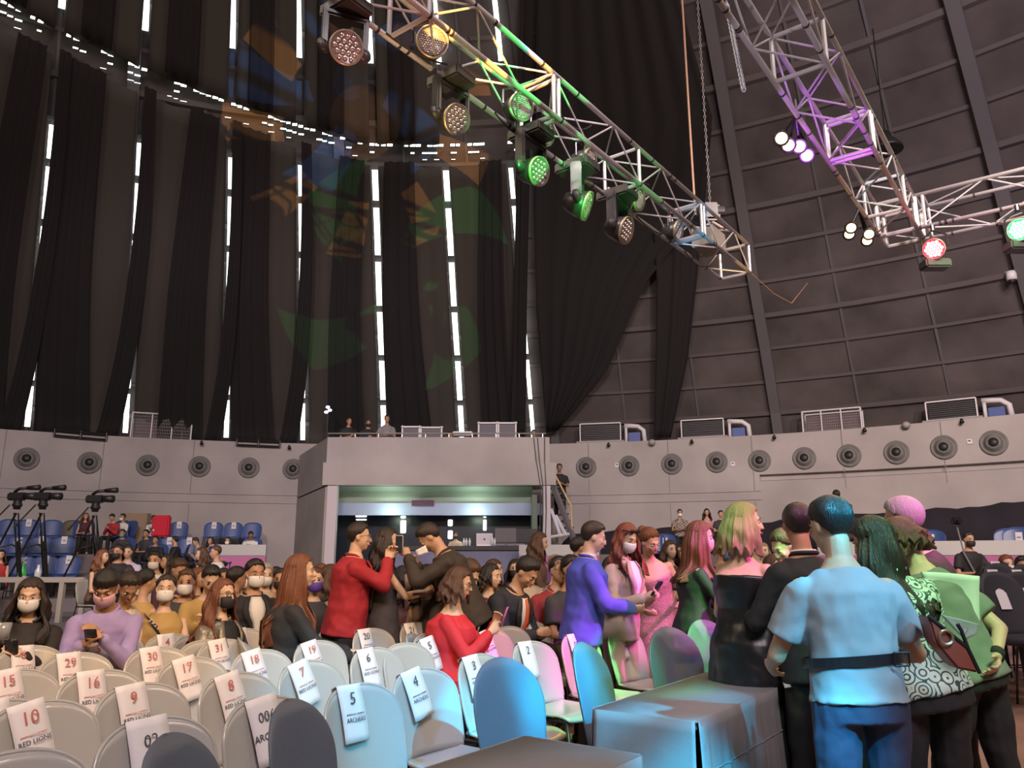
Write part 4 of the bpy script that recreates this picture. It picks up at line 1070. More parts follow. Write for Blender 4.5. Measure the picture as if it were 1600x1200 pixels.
def ik(S_, W_, a, b, pole):
    d = W_-S_; L = min(d.length, a+b-.004); d.normalize(); W_ = S_+d*L
    x = (a*a-b*b+L*L)/(2*L); h = math.sqrt(max(0, a*a-x*x)); p = (pole-d*pole.dot(d)).normalized()
    return S_+d*x+p*h, W_
def hand(bm, wr, d, pn, sg, s=1, curl=.6, fing=True):
    """d forearm direction, pn palm normal, sg +1 right hand"""
    d = d.normalized(); pn = (pn-d*pn.dot(d)).normalized(); ac = d.cross(pn).normalized()*sg   # towards little finger? thumb on -ac
    loft(bm, [(wr-d*.01, ac*.024*s, pn*.018*s), (wr+d*.03*s, ac*.034*s, pn*.016*s), (wr+d*.075*s, ac*.04*s, pn*.015*s), (wr+d*.092*s, ac*.036*s, pn*.011*s)], 10)
    if not fing: 
        loft(bm, [(wr+d*.08*s, ac*.036*s, pn*.013*s), (wr+d*.13*s+pn*.02*s, ac*.034*s, pn*.012*s), (wr+d*.155*s+pn*.05*s, ac*.026*s, pn*.01*s)], 8); return
    for k, (o, L) in enumerate(((-.031, .072), (-.0105, .082), (.0105, .076), (.03, .06))):
        p = wr+d*(.088-.004*abs(k-1.3))*s+ac*o*s; a = curl*(.55+.1*k); pts = [p-d*.02*s]; dd = d+ac*o*2.0; dd.normalize(); q = p; pts.append(q)
        ang = 0
        for j, f in enumerate((.45, .32, .25)):
            ang += a*(.8 if j == 0 else 1); dr = dd*math.cos(ang)+pn*math.sin(ang); q = q+dr*L*f*s; pts.append(q)
        tube(bm, pts, [.0088*s, .0092*s, .0085*s, .0078*s, .0062*s], 7)
    p = wr+d*.03*s-ac*.026*s; pts = [p+ac*.012*s, p-ac*.012*s+pn*.012*s+d*.012*s, p-ac*.022*s+pn*.03*s+d*.036*s, p-ac*.016*s+pn*.042*s+d*.06*s]
    tube(bm, pts, [.013*s, .0125*s, .0105*s, .008*s], 7)

def hair_mesh(Hm, hc, style, L, female, spineback, wave=1, fringe=34, hs=1):
    bm = B(); N = 60; M_ = 12
    c = V((0, -.012, .026)); rd = V((.088, .106, .103))
    def capp(az, el, k=1):
        v = V((math.sin(az)*math.cos(el)*rd.x, math.cos(az)*math.cos(el)*rd.y, math.sin(el)*rd.z))*k
        return hc+Hm @ ((c+v)*hs)
    def edge(az):
        a = abs(math.degrees(az)); 
        if a < 38: return fringe+4*math.sin(a*.2)
        if a < 78: return fringe+(-4-fringe)*(a-38)/40
        if style == 'short': return 4-58*min(1, (a-78)/45)
        if style == 'bun': return -4-32*min(1, (a-78)/50)
        return 2 if L > 0 else -6-14*min(1, (a-78)/50)
    rows = []
    for j in range(M_+1):
        r = []
        for i in range(N+1):
            az = -PI+2*PI*i/N; e = math.radians(edge(az)); el = e+(PI/2-.02-e)*j/M_
            q_ = j/M_; k = .93+.07*min(1, q_*2.6)+(.02*math.sin(az*19+el*3)*wave+.015*math.sin(az*33+1))*(1-q_)
            if style == 'short' and abs(az) > 1.3 and L < .05: k = .895+.105*min(1, q_*1.7)**.7+.012*math.sin(az*23)*(1-q_)
            if style == 'short':
                if abs(az) < 1.2: k += .06*math.exp(-((q_-.25)/.3)**2)*math.cos(az*1.2)+.02*math.sin(az*9+2)*(1-q_)
            elif L > 0: k = 1.0+.012*math.sin(i*1.9)*(1-q_)
            r.append(capp(az, el, k))
        rows.append(r)
    inner = [[hc+(p-hc)*.80 for p in rows[0]]]
    grid(bm, inner+rows)
    if style == 'bun': ell(bm, hc+Hm @ V((0, -.11, .06)*1) if False else hc+Hm @ (V((0, -.115, .05))*hs), (.045, .04, .045))
    if L > 0:
        N2 = 56; R2 = 16; rows = []
        for j in range(9):
            r = []
            for i in range(N2+1):
                az = math.radians(62+(298-62)*i/N2); o_ = (Hm @ V((math.sin(az), math.cos(az), 0))); o_.z = 0; o_.normalize()
                lock = .010*math.sin(i*1.9)+.008*math.sin(i*.83+2)+.006*math.sin(i*3.1)
                r.append(capp(az, math.radians(80-77.5*j/9), 1.02+.012*j/9)+o_*(lock*.3*j/9))
            rows.append(r)
        for k in range(R2+1):
            q = k/R2; r = []
            for i in range(N2+1):
                az = math.radians(62+(298-62)*i/N2); e = math.radians(2.5)
                p0 = capp(az, e, 1.032); o_ = (Hm @ V((math.sin(az), math.cos(az), 0))); o_.z = 0; o_.normalize()
                lock = .010*math.sin(i*1.9)+.008*math.sin(i*.83+2)+.006*math.sin(i*3.1+q*4)
                wv = wave*.012*math.sin(q*11+i*.35)
                z = p0.z-(L+.03*math.sin(i*1.3))*q
                back = -math.cos(az)                       # 1 at back
                rad = .022*math.sin(min(1, q*2.5)*PI/2)+.03*q
                p = V((p0.x, p0.y, z))+o_*(rad+(lock+wv)*(.3+q))
                if z < spineback[1]:
                    t = min(1, (spineback[1]-z)/.1)
                    if math.cos(az) < .15: 
                        lim = spineback[0]-.02-lock
                        if p.y > lim: p.y += (lim-p.y)*t
                    else: p.y += .06*t
                r.append(p)
            rows.append(r)
        L_ = [[bm.verts.new(p) for p in r] for r in rows]
        for a, b in zip(L_, L_[1:]):
            for i in range(len(a)-1): bm.faces.new((a[i], a[i+1], b[i+1], b[i]))
        I = [[bm.verts.new(p+(hc-p).normalized()*(.006 if k < 9 else .02)) for p in r] for k, r in enumerate(rows)]
        for a, b in zip(I, I[1:]):
            for i in range(len(a)-1): bm.faces.new((a[i+1], a[i], b[i], b[i+1]))
        for j in range(len(rows)-1):
            bm.faces.new((L_[j][0], L_[j+1][0], I[j+1][0], I[j][0])); bm.faces.new((L_[j+1][-1], L_[j][-1], I[j][-1], I[j+1][-1]))
        for i in range(N2): bm.faces.new((L_[-1][i], L_[-1][i+1], I[-1][i+1], I[-1][i]))
    return bm

def figure(label, pose='stand', lean=0, side=0, head=(0, 0, 0), aL=None, aR=None, fem=False, build=1.0, skin='a', hair=('short', 'black', 0), top=('tee', None), bottom=('trousers', None),
           mask=None, glasses=None, det=2, curl=.6, hold=None, shoes=True, name='person', feet=0, twist=0, stride=0, fringe=34, wave=1, poleL=None, poleR=None, smile=False):
    """figure facing local +Y, feet on z=0; returns root and the local position of the head top"""
    vs = {3: .0075, 2: .011, 1: .017}[det]; fing = det > 1
    t = thing(name, label, 'person'); T = TF if fem else TM
    sit = pose == 'sit'; hipz = .53 if sit else .93; b = build; bw = 1+(b-1)*.8; bd = 1+(b-1)*1.5
    pel = V((0, 0, hipz)); sd = V((math.sin(math.radians(side)), math.sin(math.radians(lean)), math.cos(math.radians(lean))*math.cos(math.radians(side)))).normalized()
    rx = V((1, 0, 0)); rx = (rx-sd*rx.dot(sd)).normalized(); fy = sd.cross(rx)*-1 if sd.cross(rx).y < 0 else sd.cross(rx)
    def tor(e=0, t0=-1, t1=9, wmul=1):
        R_ = []
        for (q, a, d) in T:
            if q < t0-.001 or q > t1+.001: continue
            ka = (bw if q < .42 else 1+(bw-1)*.4); kd = (bd if q < .40 else 1+(bd-1)*.4)
            belly = .03*(b-1)*3*math.exp(-((q-.1)/.15)**2)
            R_.append((pel+sd*q+fy*belly, rx*(a*ka+e)*wmul, fy*(d*kd+e)))
        return R_
    shw = (.152 if fem else .178)*(1+(b-1)*.3); sh = {}
    for sg in (-1, 1): sh[sg] = pel+sd*(.398 if not fem else .388)+rx*sg*shw
    nb = pel+sd*.50
    hy, hp, hr = head
    Hm = (Matrix.Rotation(math.radians(-hy), 3, 'Z') @ Matrix.Rotation(math.radians(-hp), 3, 'X') @ Matrix.Rotation(math.radians(hr), 3, 'Y'))
    hd = (sd*.6+(Hm @ V((0, 0, 1)))*.7+V((0, .12, 0))).normalized(); hc = nb+hd*.165; hs = .95 if fem else 1.0
    # arms
    arms = {}
    for sg, tgt, pole in ((-1, aL, poleL), (1, aR, poleR)):
        if tgt is None: tgt = (sg*.26, .05, hipz-.1) if not sit else (sg*.1, .33, .62)
        po = V(pole) if pole else V((sg*.7, -.45, -1))
        El, Wr = ik(sh[sg], V(tgt), .285, .245, po); arms[sg] = (El, Wr)
    ra = (.80 if fem else .95)*(1+(b-1)*.6)
    # legs
    legs = {}
    for sg in (-1, 1):
        h = pel+V((sg*.09*bw, 0, -.03))
        if sit: k = V((sg*.12, .44, .52)); an = V((sg*.13, .44+.04*sg*feet, .09))
        else: k = V((sg*.105*bw, .03+stride*sg*.5, .50)); an = V((sg*.12*bw, -.01+stride*sg, .09))
        legs[sg] = (h, k, an)
    rl = 1+(b-1)*.9
    bm = B(); loft(bm, tor(), 28)
    for sg in (-1, 1):
        S_ = sh[sg]; El, Wr = arms[sg]; h, k, an = legs[sg]
        ell(bm, S_, (.050*ra, .050*ra, .050*ra)); cap_tube(bm, S_, El, .046*ra, .038*ra); cap_tube(bm, El, Wr, .037*ra, .025*ra)
        pn = V((-sg*.8, .3, .2)) if not hold else V((-sg, .1, .35))
        hand(bm, Wr, (Wr-El), pn, sg, .95 if fem else 1.03, curl, fing)
        cap_tube(bm, h, k, .082*rl, .054*rl); cap_tube(bm, k, an, .052*rl, .034); loft(bm, [(an+V((0, -.05, -.05)), V((.03, 0, 0)), V((0, 0, .03))), (an+V((0, .05, -.045)), V((.038, 0, 0)), V((0, 0, .036))), (an+V((0, .16, -.065)), V((.036, 0, 0)), V((0, 0, .02)))], 10)
    cap_tube(bm, nb-sd*.04, hc+Hm @ V((0, -.015, -.06)), .056*(.84 if fem else 1)*(1+(b-1)*.5), .050*(.84 if fem else 1), 12)
    def hp_(v): return hc+Hm @ (V(v)*hs)
    def he(v, r): ell(bm, hp_(v), tuple(x*hs for x in r), Hm)
    he((0, -.012, .03), (.074, .092, .088)); he((0, .018, -.03), (.062*(1+(b-1)*.4), .072, .08)); he((0, .045, -.085), (.034, .036, .028)); he((0, .094, -.018), (.011, .017, .024)); he((0, .104, -.03), (.014, .013, .01))
    he((0, .078, .022), (.045, .016, .012)); he((.034, .066, -.022), (.022, .018, .018)); he((-.034, .066, -.022), (.022, .018, .018)); he((0, .086, -.062), (.024, .012, .011))
    for sg in (-1, 1): he((sg*.074, -.004, -.008), (.010, .02, .03))
    obj('body', vox(bm, vs, 2), skin_m(skin), t, True)
    # face parts
    if det > 1:
        for sg in (-1, 1):
            bm = B(); ell(bm, hp_((sg*.031, .079, .004)), (.0125*hs, .007*hs, .0065*hs), Hm, 12, 8); e = obj('eye', bm, mat('eye_white', (.6, .58, .55), .3), t, True)
            bm = B(); ell(bm, hp_((sg*.031, .0855, .004)), (.0055*hs, .003*hs, .0058*hs), Hm, 8, 6); obj('iris', bm, mat('iris', (.01, .008, .007), .2), e, True)
            bm = B(); tube(bm, [hp_((sg*.017, .091, .027)), hp_((sg*.033, .087, .030)), hp_((sg*.050, .076, .023))], [.0018, .0026, .0012], 6); obj('eyebrow', bm, hair_m('black'), t, True)
        if not mask: bm = B(); tube(bm, [hp_((-.022, .089, -.062)), hp_((-.008, .0985, -.060)), hp_((.008, .0985, -.060)), hp_((.022, .089, -.062))], [.003, .0055, .0055, .003], 8); obj('lips', bm, mat('lips', (.35, .08, .07), .4), t, True)
    else:
        bm = B()
        for sg in (-1, 1): ell(bm, hp_((sg*.03, .082, .006)), (.012, .006, .007), Hm, 8, 6)
        tube(bm, [hp_((-.045, .085, .026)), hp_((-.017, .092, .03))], .003, 5); tube(bm, [hp_((.045, .085, .026)), hp_((.017, .092, .03))], .003, 5)
        obj('eyes', bm, mat('iris', (.01, .008, .007), .2), t)
    hst, hcol, hL = hair
    if hst: obj('hair', hair_mesh(Hm, hc, hst, hL, fem, ((pel+sd*.4).y-.125*bd, sh[1].z+.05), wave, fringe, hs), hair_m(hcol), t, True)
    if mask:
        bm = B(); N = 14; rows = []
        for j in range(9):
            e = math.radians(-52+88*j/8); rows.append([hp_((0, 0, 0))+Hm @ (V((.071*math.sin(a)*math.cos(e)**.5, .022+.088*math.cos(a)*math.cos(e)**.6, -.052+.066*math.sin(e)*(1-.25*(1-math.cos(a)))))*hs) for a in [math.radians(-72+144*i/N) for i in range(N+1)]])
        grid(bm, rows); o = obj('face_mask', bm, mask, t, True); solid(o, .004, 1)
        if det > 1:
            for sg in (-1, 1): bm = B(); tube(bm, [hp_((sg*.068, .045, -.03)), hp_((sg*.08, -.005, .01)), hp_((sg*.082, -.02, -.02))], .0018, 5); obj('ear_loop', bm, mask, t)
    if glasses:
        bm = B()
        for sg in (-1, 1):
            pts = [hp_((sg*.034+.024*math.cos(a), .098-.01*abs(math.cos(a))*0, .003+.017*math.sin(a))) for a in [2*PI*i/16 for i in range(17)]]; tube(bm, pts, .0022, 5, False)
            tube(bm, [hp_((sg*.058, .097, .008)), hp_((sg*.076, .06, .008)), hp_((sg*.08, -.01, .0))], .002, 5)
        tube(bm, [hp_((-.011, .099, .006)), hp_((.011, .099, .006))], .002, 5)
        if glasses == 'sun':
            for sg in (-1, 1): ell(bm, hp_((sg*.034, .099, .003)), (.024, .003, .017), Hm)
        obj('glasses', bm, mat('glasses_frame', (.03, .02, .02), .3), t)
    # bottom
    bk, bmt = bottom
    if bk in ('trousers', 'wide'):
        bm = B(); loft(bm, tor(.012, -.13, .10), 28)
        for sg in (-1, 1):
            h, k, an = legs[sg]; ww = 1.5 if bk == 'wide' else 1.0
            cap_tube(bm, h, k, .094*rl, .066*rl*(1.15 if ww > 1 else 1)); cap_tube(bm, k, an+V((0, 0, .0)), .064*rl*(1.2 if ww > 1 else 1), .050*ww*(1.1 if det else 1), 12)
        obj('trousers', vox(bm, vs*1.15, 5, .02 if det > 1 else 0), bmt, t, True)
    # top
    tk, tmt = top[0], top[1]; opt = top[2] if len(top) > 2 else {}
    bm = B(); e = .014 if tk in ('tee', 'long') else .02
    if tk in ('tee', 'long', 'jacket', 'shirt', 'sleeveless'):
        low = {'tee': -.06, 'long': -.06, 'shirt': -.05, 'jacket': -.16, 'sleeveless': -.05}[tk]+opt.get('low', 0)
        R_ = tor(e, -.02, .49); hem0 = R_[0]
        if not sit or tk != 'jacket':
            R_ = [(pel+sd*low*.98+V((0, 0, 0)), rx*(.175*bw+e), fy*(.132*bd+e))]+R_
        loft(bm, R_, 30)
        if tk != 'sleeveless':
            for sg in (-1, 1):
                S_ = sh[sg]; El, Wr = arms[sg]; f = e+.002
                ell(bm, S_-sd*.004, (.050*ra+f*.6,)*3)
                if tk == 'tee':
                    E2 = S_+(El-S_)*.72; loft(bm, [(S_, *(q*(.048*ra+f) for q in frame_of(El-S_))), (E2, *(q*(.056*ra+f*1.4) for q in frame_of(El-S_)))], 18)
                else:
                    cap_tube(bm, S_, El, .046*ra+f, .040*ra+f, 16); cap_tube(bm, El, El+(Wr-El)*.9, .039*ra+f, .029*ra+f, 16)
        vs_sm = 14 if det == 3 else 7
        o = obj({'tee': 't_shirt', 'long': 'long_sleeve_top', 'shirt': 'shirt', 'jacket': 'jacket', 'sleeveless': 'sleeveless_top'}[tk], vox(bm, vs, vs_sm, .024 if det > 1 else 0), tmt, t, True)
        if tk in ('jacket', 'shirt', 'long') and det > 1:   # collar
            bm = B(); c0 = pel+sd*.485; pts = [c0+rx*.075*math.sin(a)+fy*(.07*math.cos(a)-.005)+sd*(.022-.03*max(0, math.cos(a))) for a in [math.radians(-150+300*i/16)+PI for i in range(17)]]; tube(bm, pts, .011, 6); obj('collar', bm, tmt, t, True)
        if 'inner' in opt:      # shirt panel showing in the jacket opening
            bm = B(); rows = []
            for j in range(9):
                q = .47-.40*j/8; w0 = .012+.055*math.sin(min(1, (j+.6)/5)*PI)*.8+.012
                dd_ = [d*(bd if q2 < .4 else 1+(bd-1)*.4) for (q2, a, d) in T if abs(q2-q) < .07]; de = (sum(dd_)/len(dd_) if dd_ else .1)+e+.022+.03*(b-1)*3*math.exp(-((q-.1)/.15)**2)
                if q > .43: de *= .86
                rows.append([pel+sd*q+rx*w0*s_+fy*(de*(1-.10*s_*s_)) for s_ in (-1, -.5, 0, .5, 1)])
            grid(bm, rows); o = obj('inner_shirt', bm, opt['inner'], t, True); solid(o, .006, 1)
            if 'tie' in opt:
                bm = B(); R2 = [[r[2]+rx*s_*(.012+.018*min(1, k/6)) + fy*.012 for s_ in (-1, 0, 1)] for k, r in enumerate(rows)]; grid(bm, R2); o = obj('necktie', bm, opt['tie'], t, True); solid(o, .008, 1)
            for sg in (-1, 1):
                bm = B(); R2 = [[r[2]+rx*sg*(abs((r[4]-r[2]).length)+.004)+fy*.0, r[2]+rx*sg*((r[4]-r[2]).length+.045*math.sin(min(1, (k+1)/7)*PI)+.006)-fy*.012] for k, r in enumerate(rows[:7])]; grid(bm, R2); o = obj('lapel', bm, tmt, t, True); solid(o, .008, 1)
    if tk in ('dress', 'strapless'):
        hem = opt.get('hem', .1); sl = opt.get('sleeve', 0); tt = .36 if tk == 'strapless' else .44
        R_ = tor(.010, -.02, tt)
        if sit:
            loft(bm, R_, 18)
            for sg in (-1, 1):
                h, k, an = legs[sg]; cap_tube(bm, h, k, .10*rl, .075*rl); cap_tube(bm, k, V((k.x, k.y+.01, .3)), .075, .07)
            loft(bm, [(V((0, .0, .53)), V((.19*bw, 0, 0)), V((0, 0, .09))), (V((0, .25, .53)), V((.2*bw, 0, 0)), V((0, 0, .075))), (V((0, .44, .52)), V((.19, 0, 0)), V((0, 0, .06)))], 14)
        else:
            fl = opt.get('flare', .24); base = R_[0][0]; A = [(V((base.x*.3, base.y*.3, hem)), V((fl, 0, 0)), V((0, fl*.8, 0))), (V((base.x*.6, base.y*.6, (hem+base.z)/2)), V((.19*bw+(fl-.19)*.45, 0, 0)), V((0, .15*bd+(fl-.19)*.4, 0)))]
            loft(bm, A+R_, 32)
        if sl:
            for sg in (-1, 1):
                S_ = sh[sg]; El, Wr = arms[sg]; ell(bm, S_, (.058*ra,)*3); cap_tube(bm, S_, El, .056*ra, .05*ra, 16)
                if sl > 1: cap_tube(bm, El, El+(Wr-El)*.9, .05*ra, .04*ra)
            loft(bm, tor(.010, .35, .46), 16)
        elif tk == 'dress': 
            for sg in (-1, 1): cap_tube(bm, pel+sd*.36+rx*sg*.09+fy*.1, pel+sd*.47+rx*sg*.10, .018, .02); cap_tube(bm, pel+sd*.47+rx*sg*.10, pel+sd*.36+rx*sg*.09-fy*.1, .02, .018)
        obj('dress', vox(bm, vs, 6, .02 if det > 1 else 0), tmt, t, True)
    if shoes and det > 1 and not sit:
        for sg in (-1, 1):
            an = legs[sg][2]; bm = B(); loft(bm, [(an+V((0, -.065, -.05)), V((.036, 0, 0)), V((0, 0, .04))), (an+V((0, .05, -.045)), V((.044, 0, 0)), V((0, 0, .045))), (an+V((0, .18, -.062)), V((.04, 0, 0)), V((0, 0, .028)))], 12)
            obj('shoe', vox(bm, .012, 3), mat('shoe_black', (.015,)*3, .4), t, True)
    info = dict(top=hc+Hm @ V((0, -.01, .128)), hc=hc, Hm=Hm, arms=arms, sh=sh, pel=pel, sd=sd, rx=rx, fy=fy, hs=hs, hp=hp_, bw=bw, bd=bd)
    return t, info
PLACED = []
def settle(t, info, px, py, Y, face, floor=0, lim=(.86, 1.16), zoff=None):
    """stand the figure so the top of its head is seen where the photograph shows it"""
    P = at_y(px, py, Y); tz = info['top'].z; s = (P.z-floor)/tz; s2 = max(lim[0], min(lim[1], s))
    rz = -math.radians(face); q = Matrix.Rotation(rz, 3, 'Z') @ (info['top']*s2)
    t.location = (P.x-q.x, P.y-q.y, floor); t.rotation_euler = (0, 0, rz); t.scale = (s2,)*3
    PLACED.append((t['label'][:30], round(s, 2), tuple(round(v, 2) for v in t.location)))
    return t
M_phone = mat('phone_dark', (.02, .02, .025), .25)
def phone(t, info, off, tilt=0, label='dark smartphone held by ...', m=None, yaw=0):
    """phone lies between the hands: a thing of its own"""
    W_ = t.matrix_basis; wl, wr = info['arms'][-1][1], info['arms'][1][1]
    c = (wl+wr)/2+V(off); s = t.scale.x
    M = Matrix.Translation(c) @ Matrix.Rotation(tilt, 4, 'X') @ Matrix.Rotation(yaw, 4, 'Y')
    p = W_ @ c
    o = thing('smartphone', label, 'phone', p, t.rotation_euler.z); R_ = (Matrix.Rotation(tilt, 3, 'X') @ Matrix.Rotation(yaw, 3, 'Y'))
    bm = B(); box(bm, (0, 0, 0), (.078, .009, .158), R_, bev=.004); obj('phone_case', bm, m or M_phone, o, True)
    bm = B(); box(bm, R_ @ V((0, -.0055, 0)), (.070, .002, .146), R_); obj('screen', bm, mat('screen_dark', (.03, .04, .06), .1), o)
    bm = B(); box(bm, R_ @ V((-.02, .006, .055)), (.026, .004, .03), R_, bev=.002); obj('camera_bump', bm, M_black, o)
    return o
CMK = {'white': mat('mask_white', (.72, .70, .68), .7), 'black': mat('mask_black', (.018, .018, .02), .7), 'pink': mat('mask_pink', (.6, .35, .4), .7), 'purple': mat('mask_purple', (.1, .05, .35), .7), 'beige': mat('mask_beige', (.42, .3, .28), .7), 'green': mat('mask_green', (.12, .35, .3), .7), 'blue': mat('mask_blue', (.1, .2, .4), .7)}
K = cloth_m('black', (.014, .014, .016)); NV = cloth_m('navy', (.02, .022, .045)); KB = cloth_m('brown_black', (.035, .026, .02))
WH = cloth_m('white', (.62, .6, .58)); 
# --- cyan lit back
t, i = figure('person in grey t-shirt, back turned, black belt, jeans, leaning over the table papers', lean=6, head=(-12, 14, 0), aL=(-.2, .34, 1.0), aR=(.24, .3, 1.02), build=1.06, skin='a', hair=('short', 'black', 0),
              top=('tee', cloth_m('grey_tee', (.26, .29, .31), bscale=5, bump=.6), {'low': .03}), bottom=('trousers', cloth_m('jeans', (.03, .036, .075), bscale=12, bump=.5)), det=3)
bm = B(); c = i['pel']+i['sd']*.13; pts = [c+i['rx']*(.158*i['bw']+.027)*math.sin(a)+i['fy']*((.120*i['bd']+.026)*math.cos(a)+.012)+V((0, 0, .012*math.sin(a))) for a in [2*PI*k/40 for k in range(40)]]
L_ = []
for p in pts: 
    o_ = (p-c); o_.z = 0; o_.normalize(); L_.append([p-V((0, 0, .019)), p-V((0, 0, .019))+o_*.006, p+V((0, 0, .019))+o_*.006, p+V((0, 0, .019))])
vv = [[bm.verts.new(q) for q in r] for r in L_]
for k in range(40):
    for j in range(4): bm.faces.new((vv[k][j], vv[k][(j+1) % 4], vv[(k+1) % 40][(j+1) % 4], vv[(k+1) % 40][j]))
obj('waist_belt', bm, mat('leather_black', (.012, .012, .014), .35), t, label='black waist belt with buckle')
p = pts[18]; bm = B()
for (a, b) in (((-.03, -.024), (.03, -.024)), ((.03, -.024), (.03, .024)), ((.03, .024), (-.03, .024)), ((-.03, .024), (-.03, -.024))): tube(bm, [p+V((a[0]+.05, -.012, a[1])), p+V((b[0]+.05, -.012, b[1]))], .004, 6)
obj('belt_buckle', bm, M_dark, t)
settle(t, i, 1288, 775, 3.3, -6)
# --- patterned blouse
t, i = figure('person with long dark hair in green and white patterned blouse and black trousers, leaning left', lean=8, side=-9, head=(-35, 20, -12), aL=(-.16, .36, .95), aR=(.05, .34, 1.0), fem=True, build=1.12, skin='a', hair=('long', 'dark', .42),
              top=('shirt', pattern_mat('blouse', (.5, .62, .56), (.015, .06, .05), 16, 'RINGS')), bottom=('trousers', K), det=3, wave=.6)
settle(t, i, 1345, 806, 3.75, -8)
# --- green tee bending
t, i = figure('person in green lit olive t-shirt bending forward, arm bent, wearing a black wristband', lean=20, side=-5, head=(-25, 30, 0), aL=(-.16, .55, 1.05), aR=(.0, -.13, 1.0), build=1.08, skin='c', hair=('long', 'brown', .10),
              top=('tee', cloth_m('olive_tee', (.16, .19, .15), bscale=5, bump=.5)), bottom=('trousers', K), det=3, stride=-.14, poleR=(1, .0, .15))
E_, W_ = i['arms'][1]; d = (W_-E_).normalized(); x, y = frame_of(d); bm = B(); tube(bm, [E_+(W_-E_)*.80, E_+(W_-E_)*.97], .034, 14); obj('wristband', bm, K, t, True, label='wide black wristband')
settle(t, i, 1385, 812, 4.1, -30)
TG = t
# white shirt or cloth hanging from the hands (tote)
def sheet(name, label, cat, quad, m, th=.006, nx=10, ny=10, bulge=.03, parent=None):
    a, b, c, d = quad; rows = []
    n = (b-a).cross(d-a).normalized()
    for j in range(ny+1):
        q = j/ny; l = a.lerp(d, q); r = b.lerp(c, q); rows.append([l.lerp(r, k/nx)+n*bulge*math.sin(PI*k/nx)*math.sin(PI*q) for k in range(nx+1)])
    bm = B(); grid(bm, rows); o = obj(name, bm, m, parent, True, label=label, cat=cat); solid(o, th); return o
sheet('tote_bag', 'white tote bag hanging behind the bent arm of the green t-shirt person', 'bag', [at_y(1440, 893, 3.86), at_y(1529, 900, 3.86), at_y(1530, 985, 3.86), at_y(1462, 962, 3.86)], cloth_m('tote', (.62, .66, .63)), .02)
sheet('folder', 'pale folder edge below the white tote bag', 'folder', [at_y(1470, 960, 3.40), at_y(1530, 975, 3.40), at_y(1526, 990, 3.40), at_y(1508, 1000, 3.40)], cloth_m('folder', (.3, .42, .4)), .01, bulge=.005)
# handbag
Yb = 3.05; h = thing('handbag', 'brown leather handbag tilted under the arm of the patterned blouse person', 'handbag', at_y(1490, 1010, Yb))
def rel(px, py, y=Yb): return at_y(px, py, y)-at_y(1490, 1010, Yb)
bm = B(); A = [rel(1450, 962), rel(1512, 1012), rel(1531, 1052), rel(1496, 1045), rel(1462, 1005)]
f0 = [bm.verts.new(p+V((0, -.0, 0))) for p in A]; f1 = [bm.verts.new(p+V((.02, .12, 0))) for p in A]
bm.faces.new(f0); bm.faces.new(f1[::-1])
for k in range(5): bm.faces.new((f0[k], f0[(k+1) % 5], f1[(k+1) % 5], f1[k]))
bmesh.ops.bevel(bm, geom=bm.edges[:], offset=.008, segments=2, affect='EDGES')
obj('bag_body', bm, mat('leather_brown', (.24, .07, .05), .35), h)
bm = B(); tube(bm, [A[0], A[1], A[2]], .007, 6); obj('zip_edge', bm, M_black, h)
bm = B(); c = (A[0]+A[4])/2*.55+(A[1])*.0; lathe(bm, [(.02, 0), (.026, .003), (.03, 0)], 20, zmat(c+V((.012, -.012, 0)), (0, -1, 0))); obj('oval_badge', bm, mat('badge', (.35, .25, .15), .3, metal=.6), h)
bm = B(); tube(bm, [A[1], rel(1502, 985), rel(1496, 975)], .008, 6); obj('strap', bm, M_black, h)
bm = B(); q = [rel(1504, 978), rel(1513, 982), rel(1508, 992), rel(1500, 987), rel(1504, 978)]; tube(bm, q, .0025, 5); obj('strap_buckle', bm, M_steel, h)
# blue draped chair cover behind
sheet('blue_cloth', 'royal blue cloth hanging down at the right beside the padded chairs', 'cloth', [at_y(1500, 925, 8.5), at_y(1548, 935, 8.5), V((at_y(1565, 1030, 8.4).x, 8.4, 0)), V((at_y(1508, 1030, 8.4).x, 8.4, 0))], cloth_m('royal_blue', (.02, .05, .3)), .01, 10, 10, .08)
# --- pink lit head
t, i = figure('person with pink lit pale hair standing behind the bending green t-shirt person', lean=14, head=(20, 10, 0), fem=False, build=1.0, skin='c', hair=('short', 'grey', 0), top=('shirt', cloth_m('plum', (.09, .03, .06))), bottom=('trousers', K), det=2, aL=(-.2, .3, 1.1), aR=(.2, .35, 1.05))
settle(t, i, 1403, 775, 4.3, -70)
# --- dark suit
t, i = figure('person in black suit with white collar, back turned, left of the cyan lit shirt', lean=4, head=(25, 8, 0), build=1.08, skin='b', top=('jacket', K), bottom=('trousers', K), det=2, aL=(-.15, .35, 1.1), aR=(.2, .34, 1.1), glasses=True)
bm = B(); c0 = i['pel']+i['sd']*.50; pts = [c0+i['rx']*.064*math.sin(a)+i['fy']*(.06*math.cos(a)-.004)+V((0, 0, .015)) for a in [2*PI*k/20 for k in range(21)]]; tube(bm, pts, .011, 6); obj('shirt_collar', bm, WH, t, True)
settle(t, i, 1243, 785, 4.5, -20)
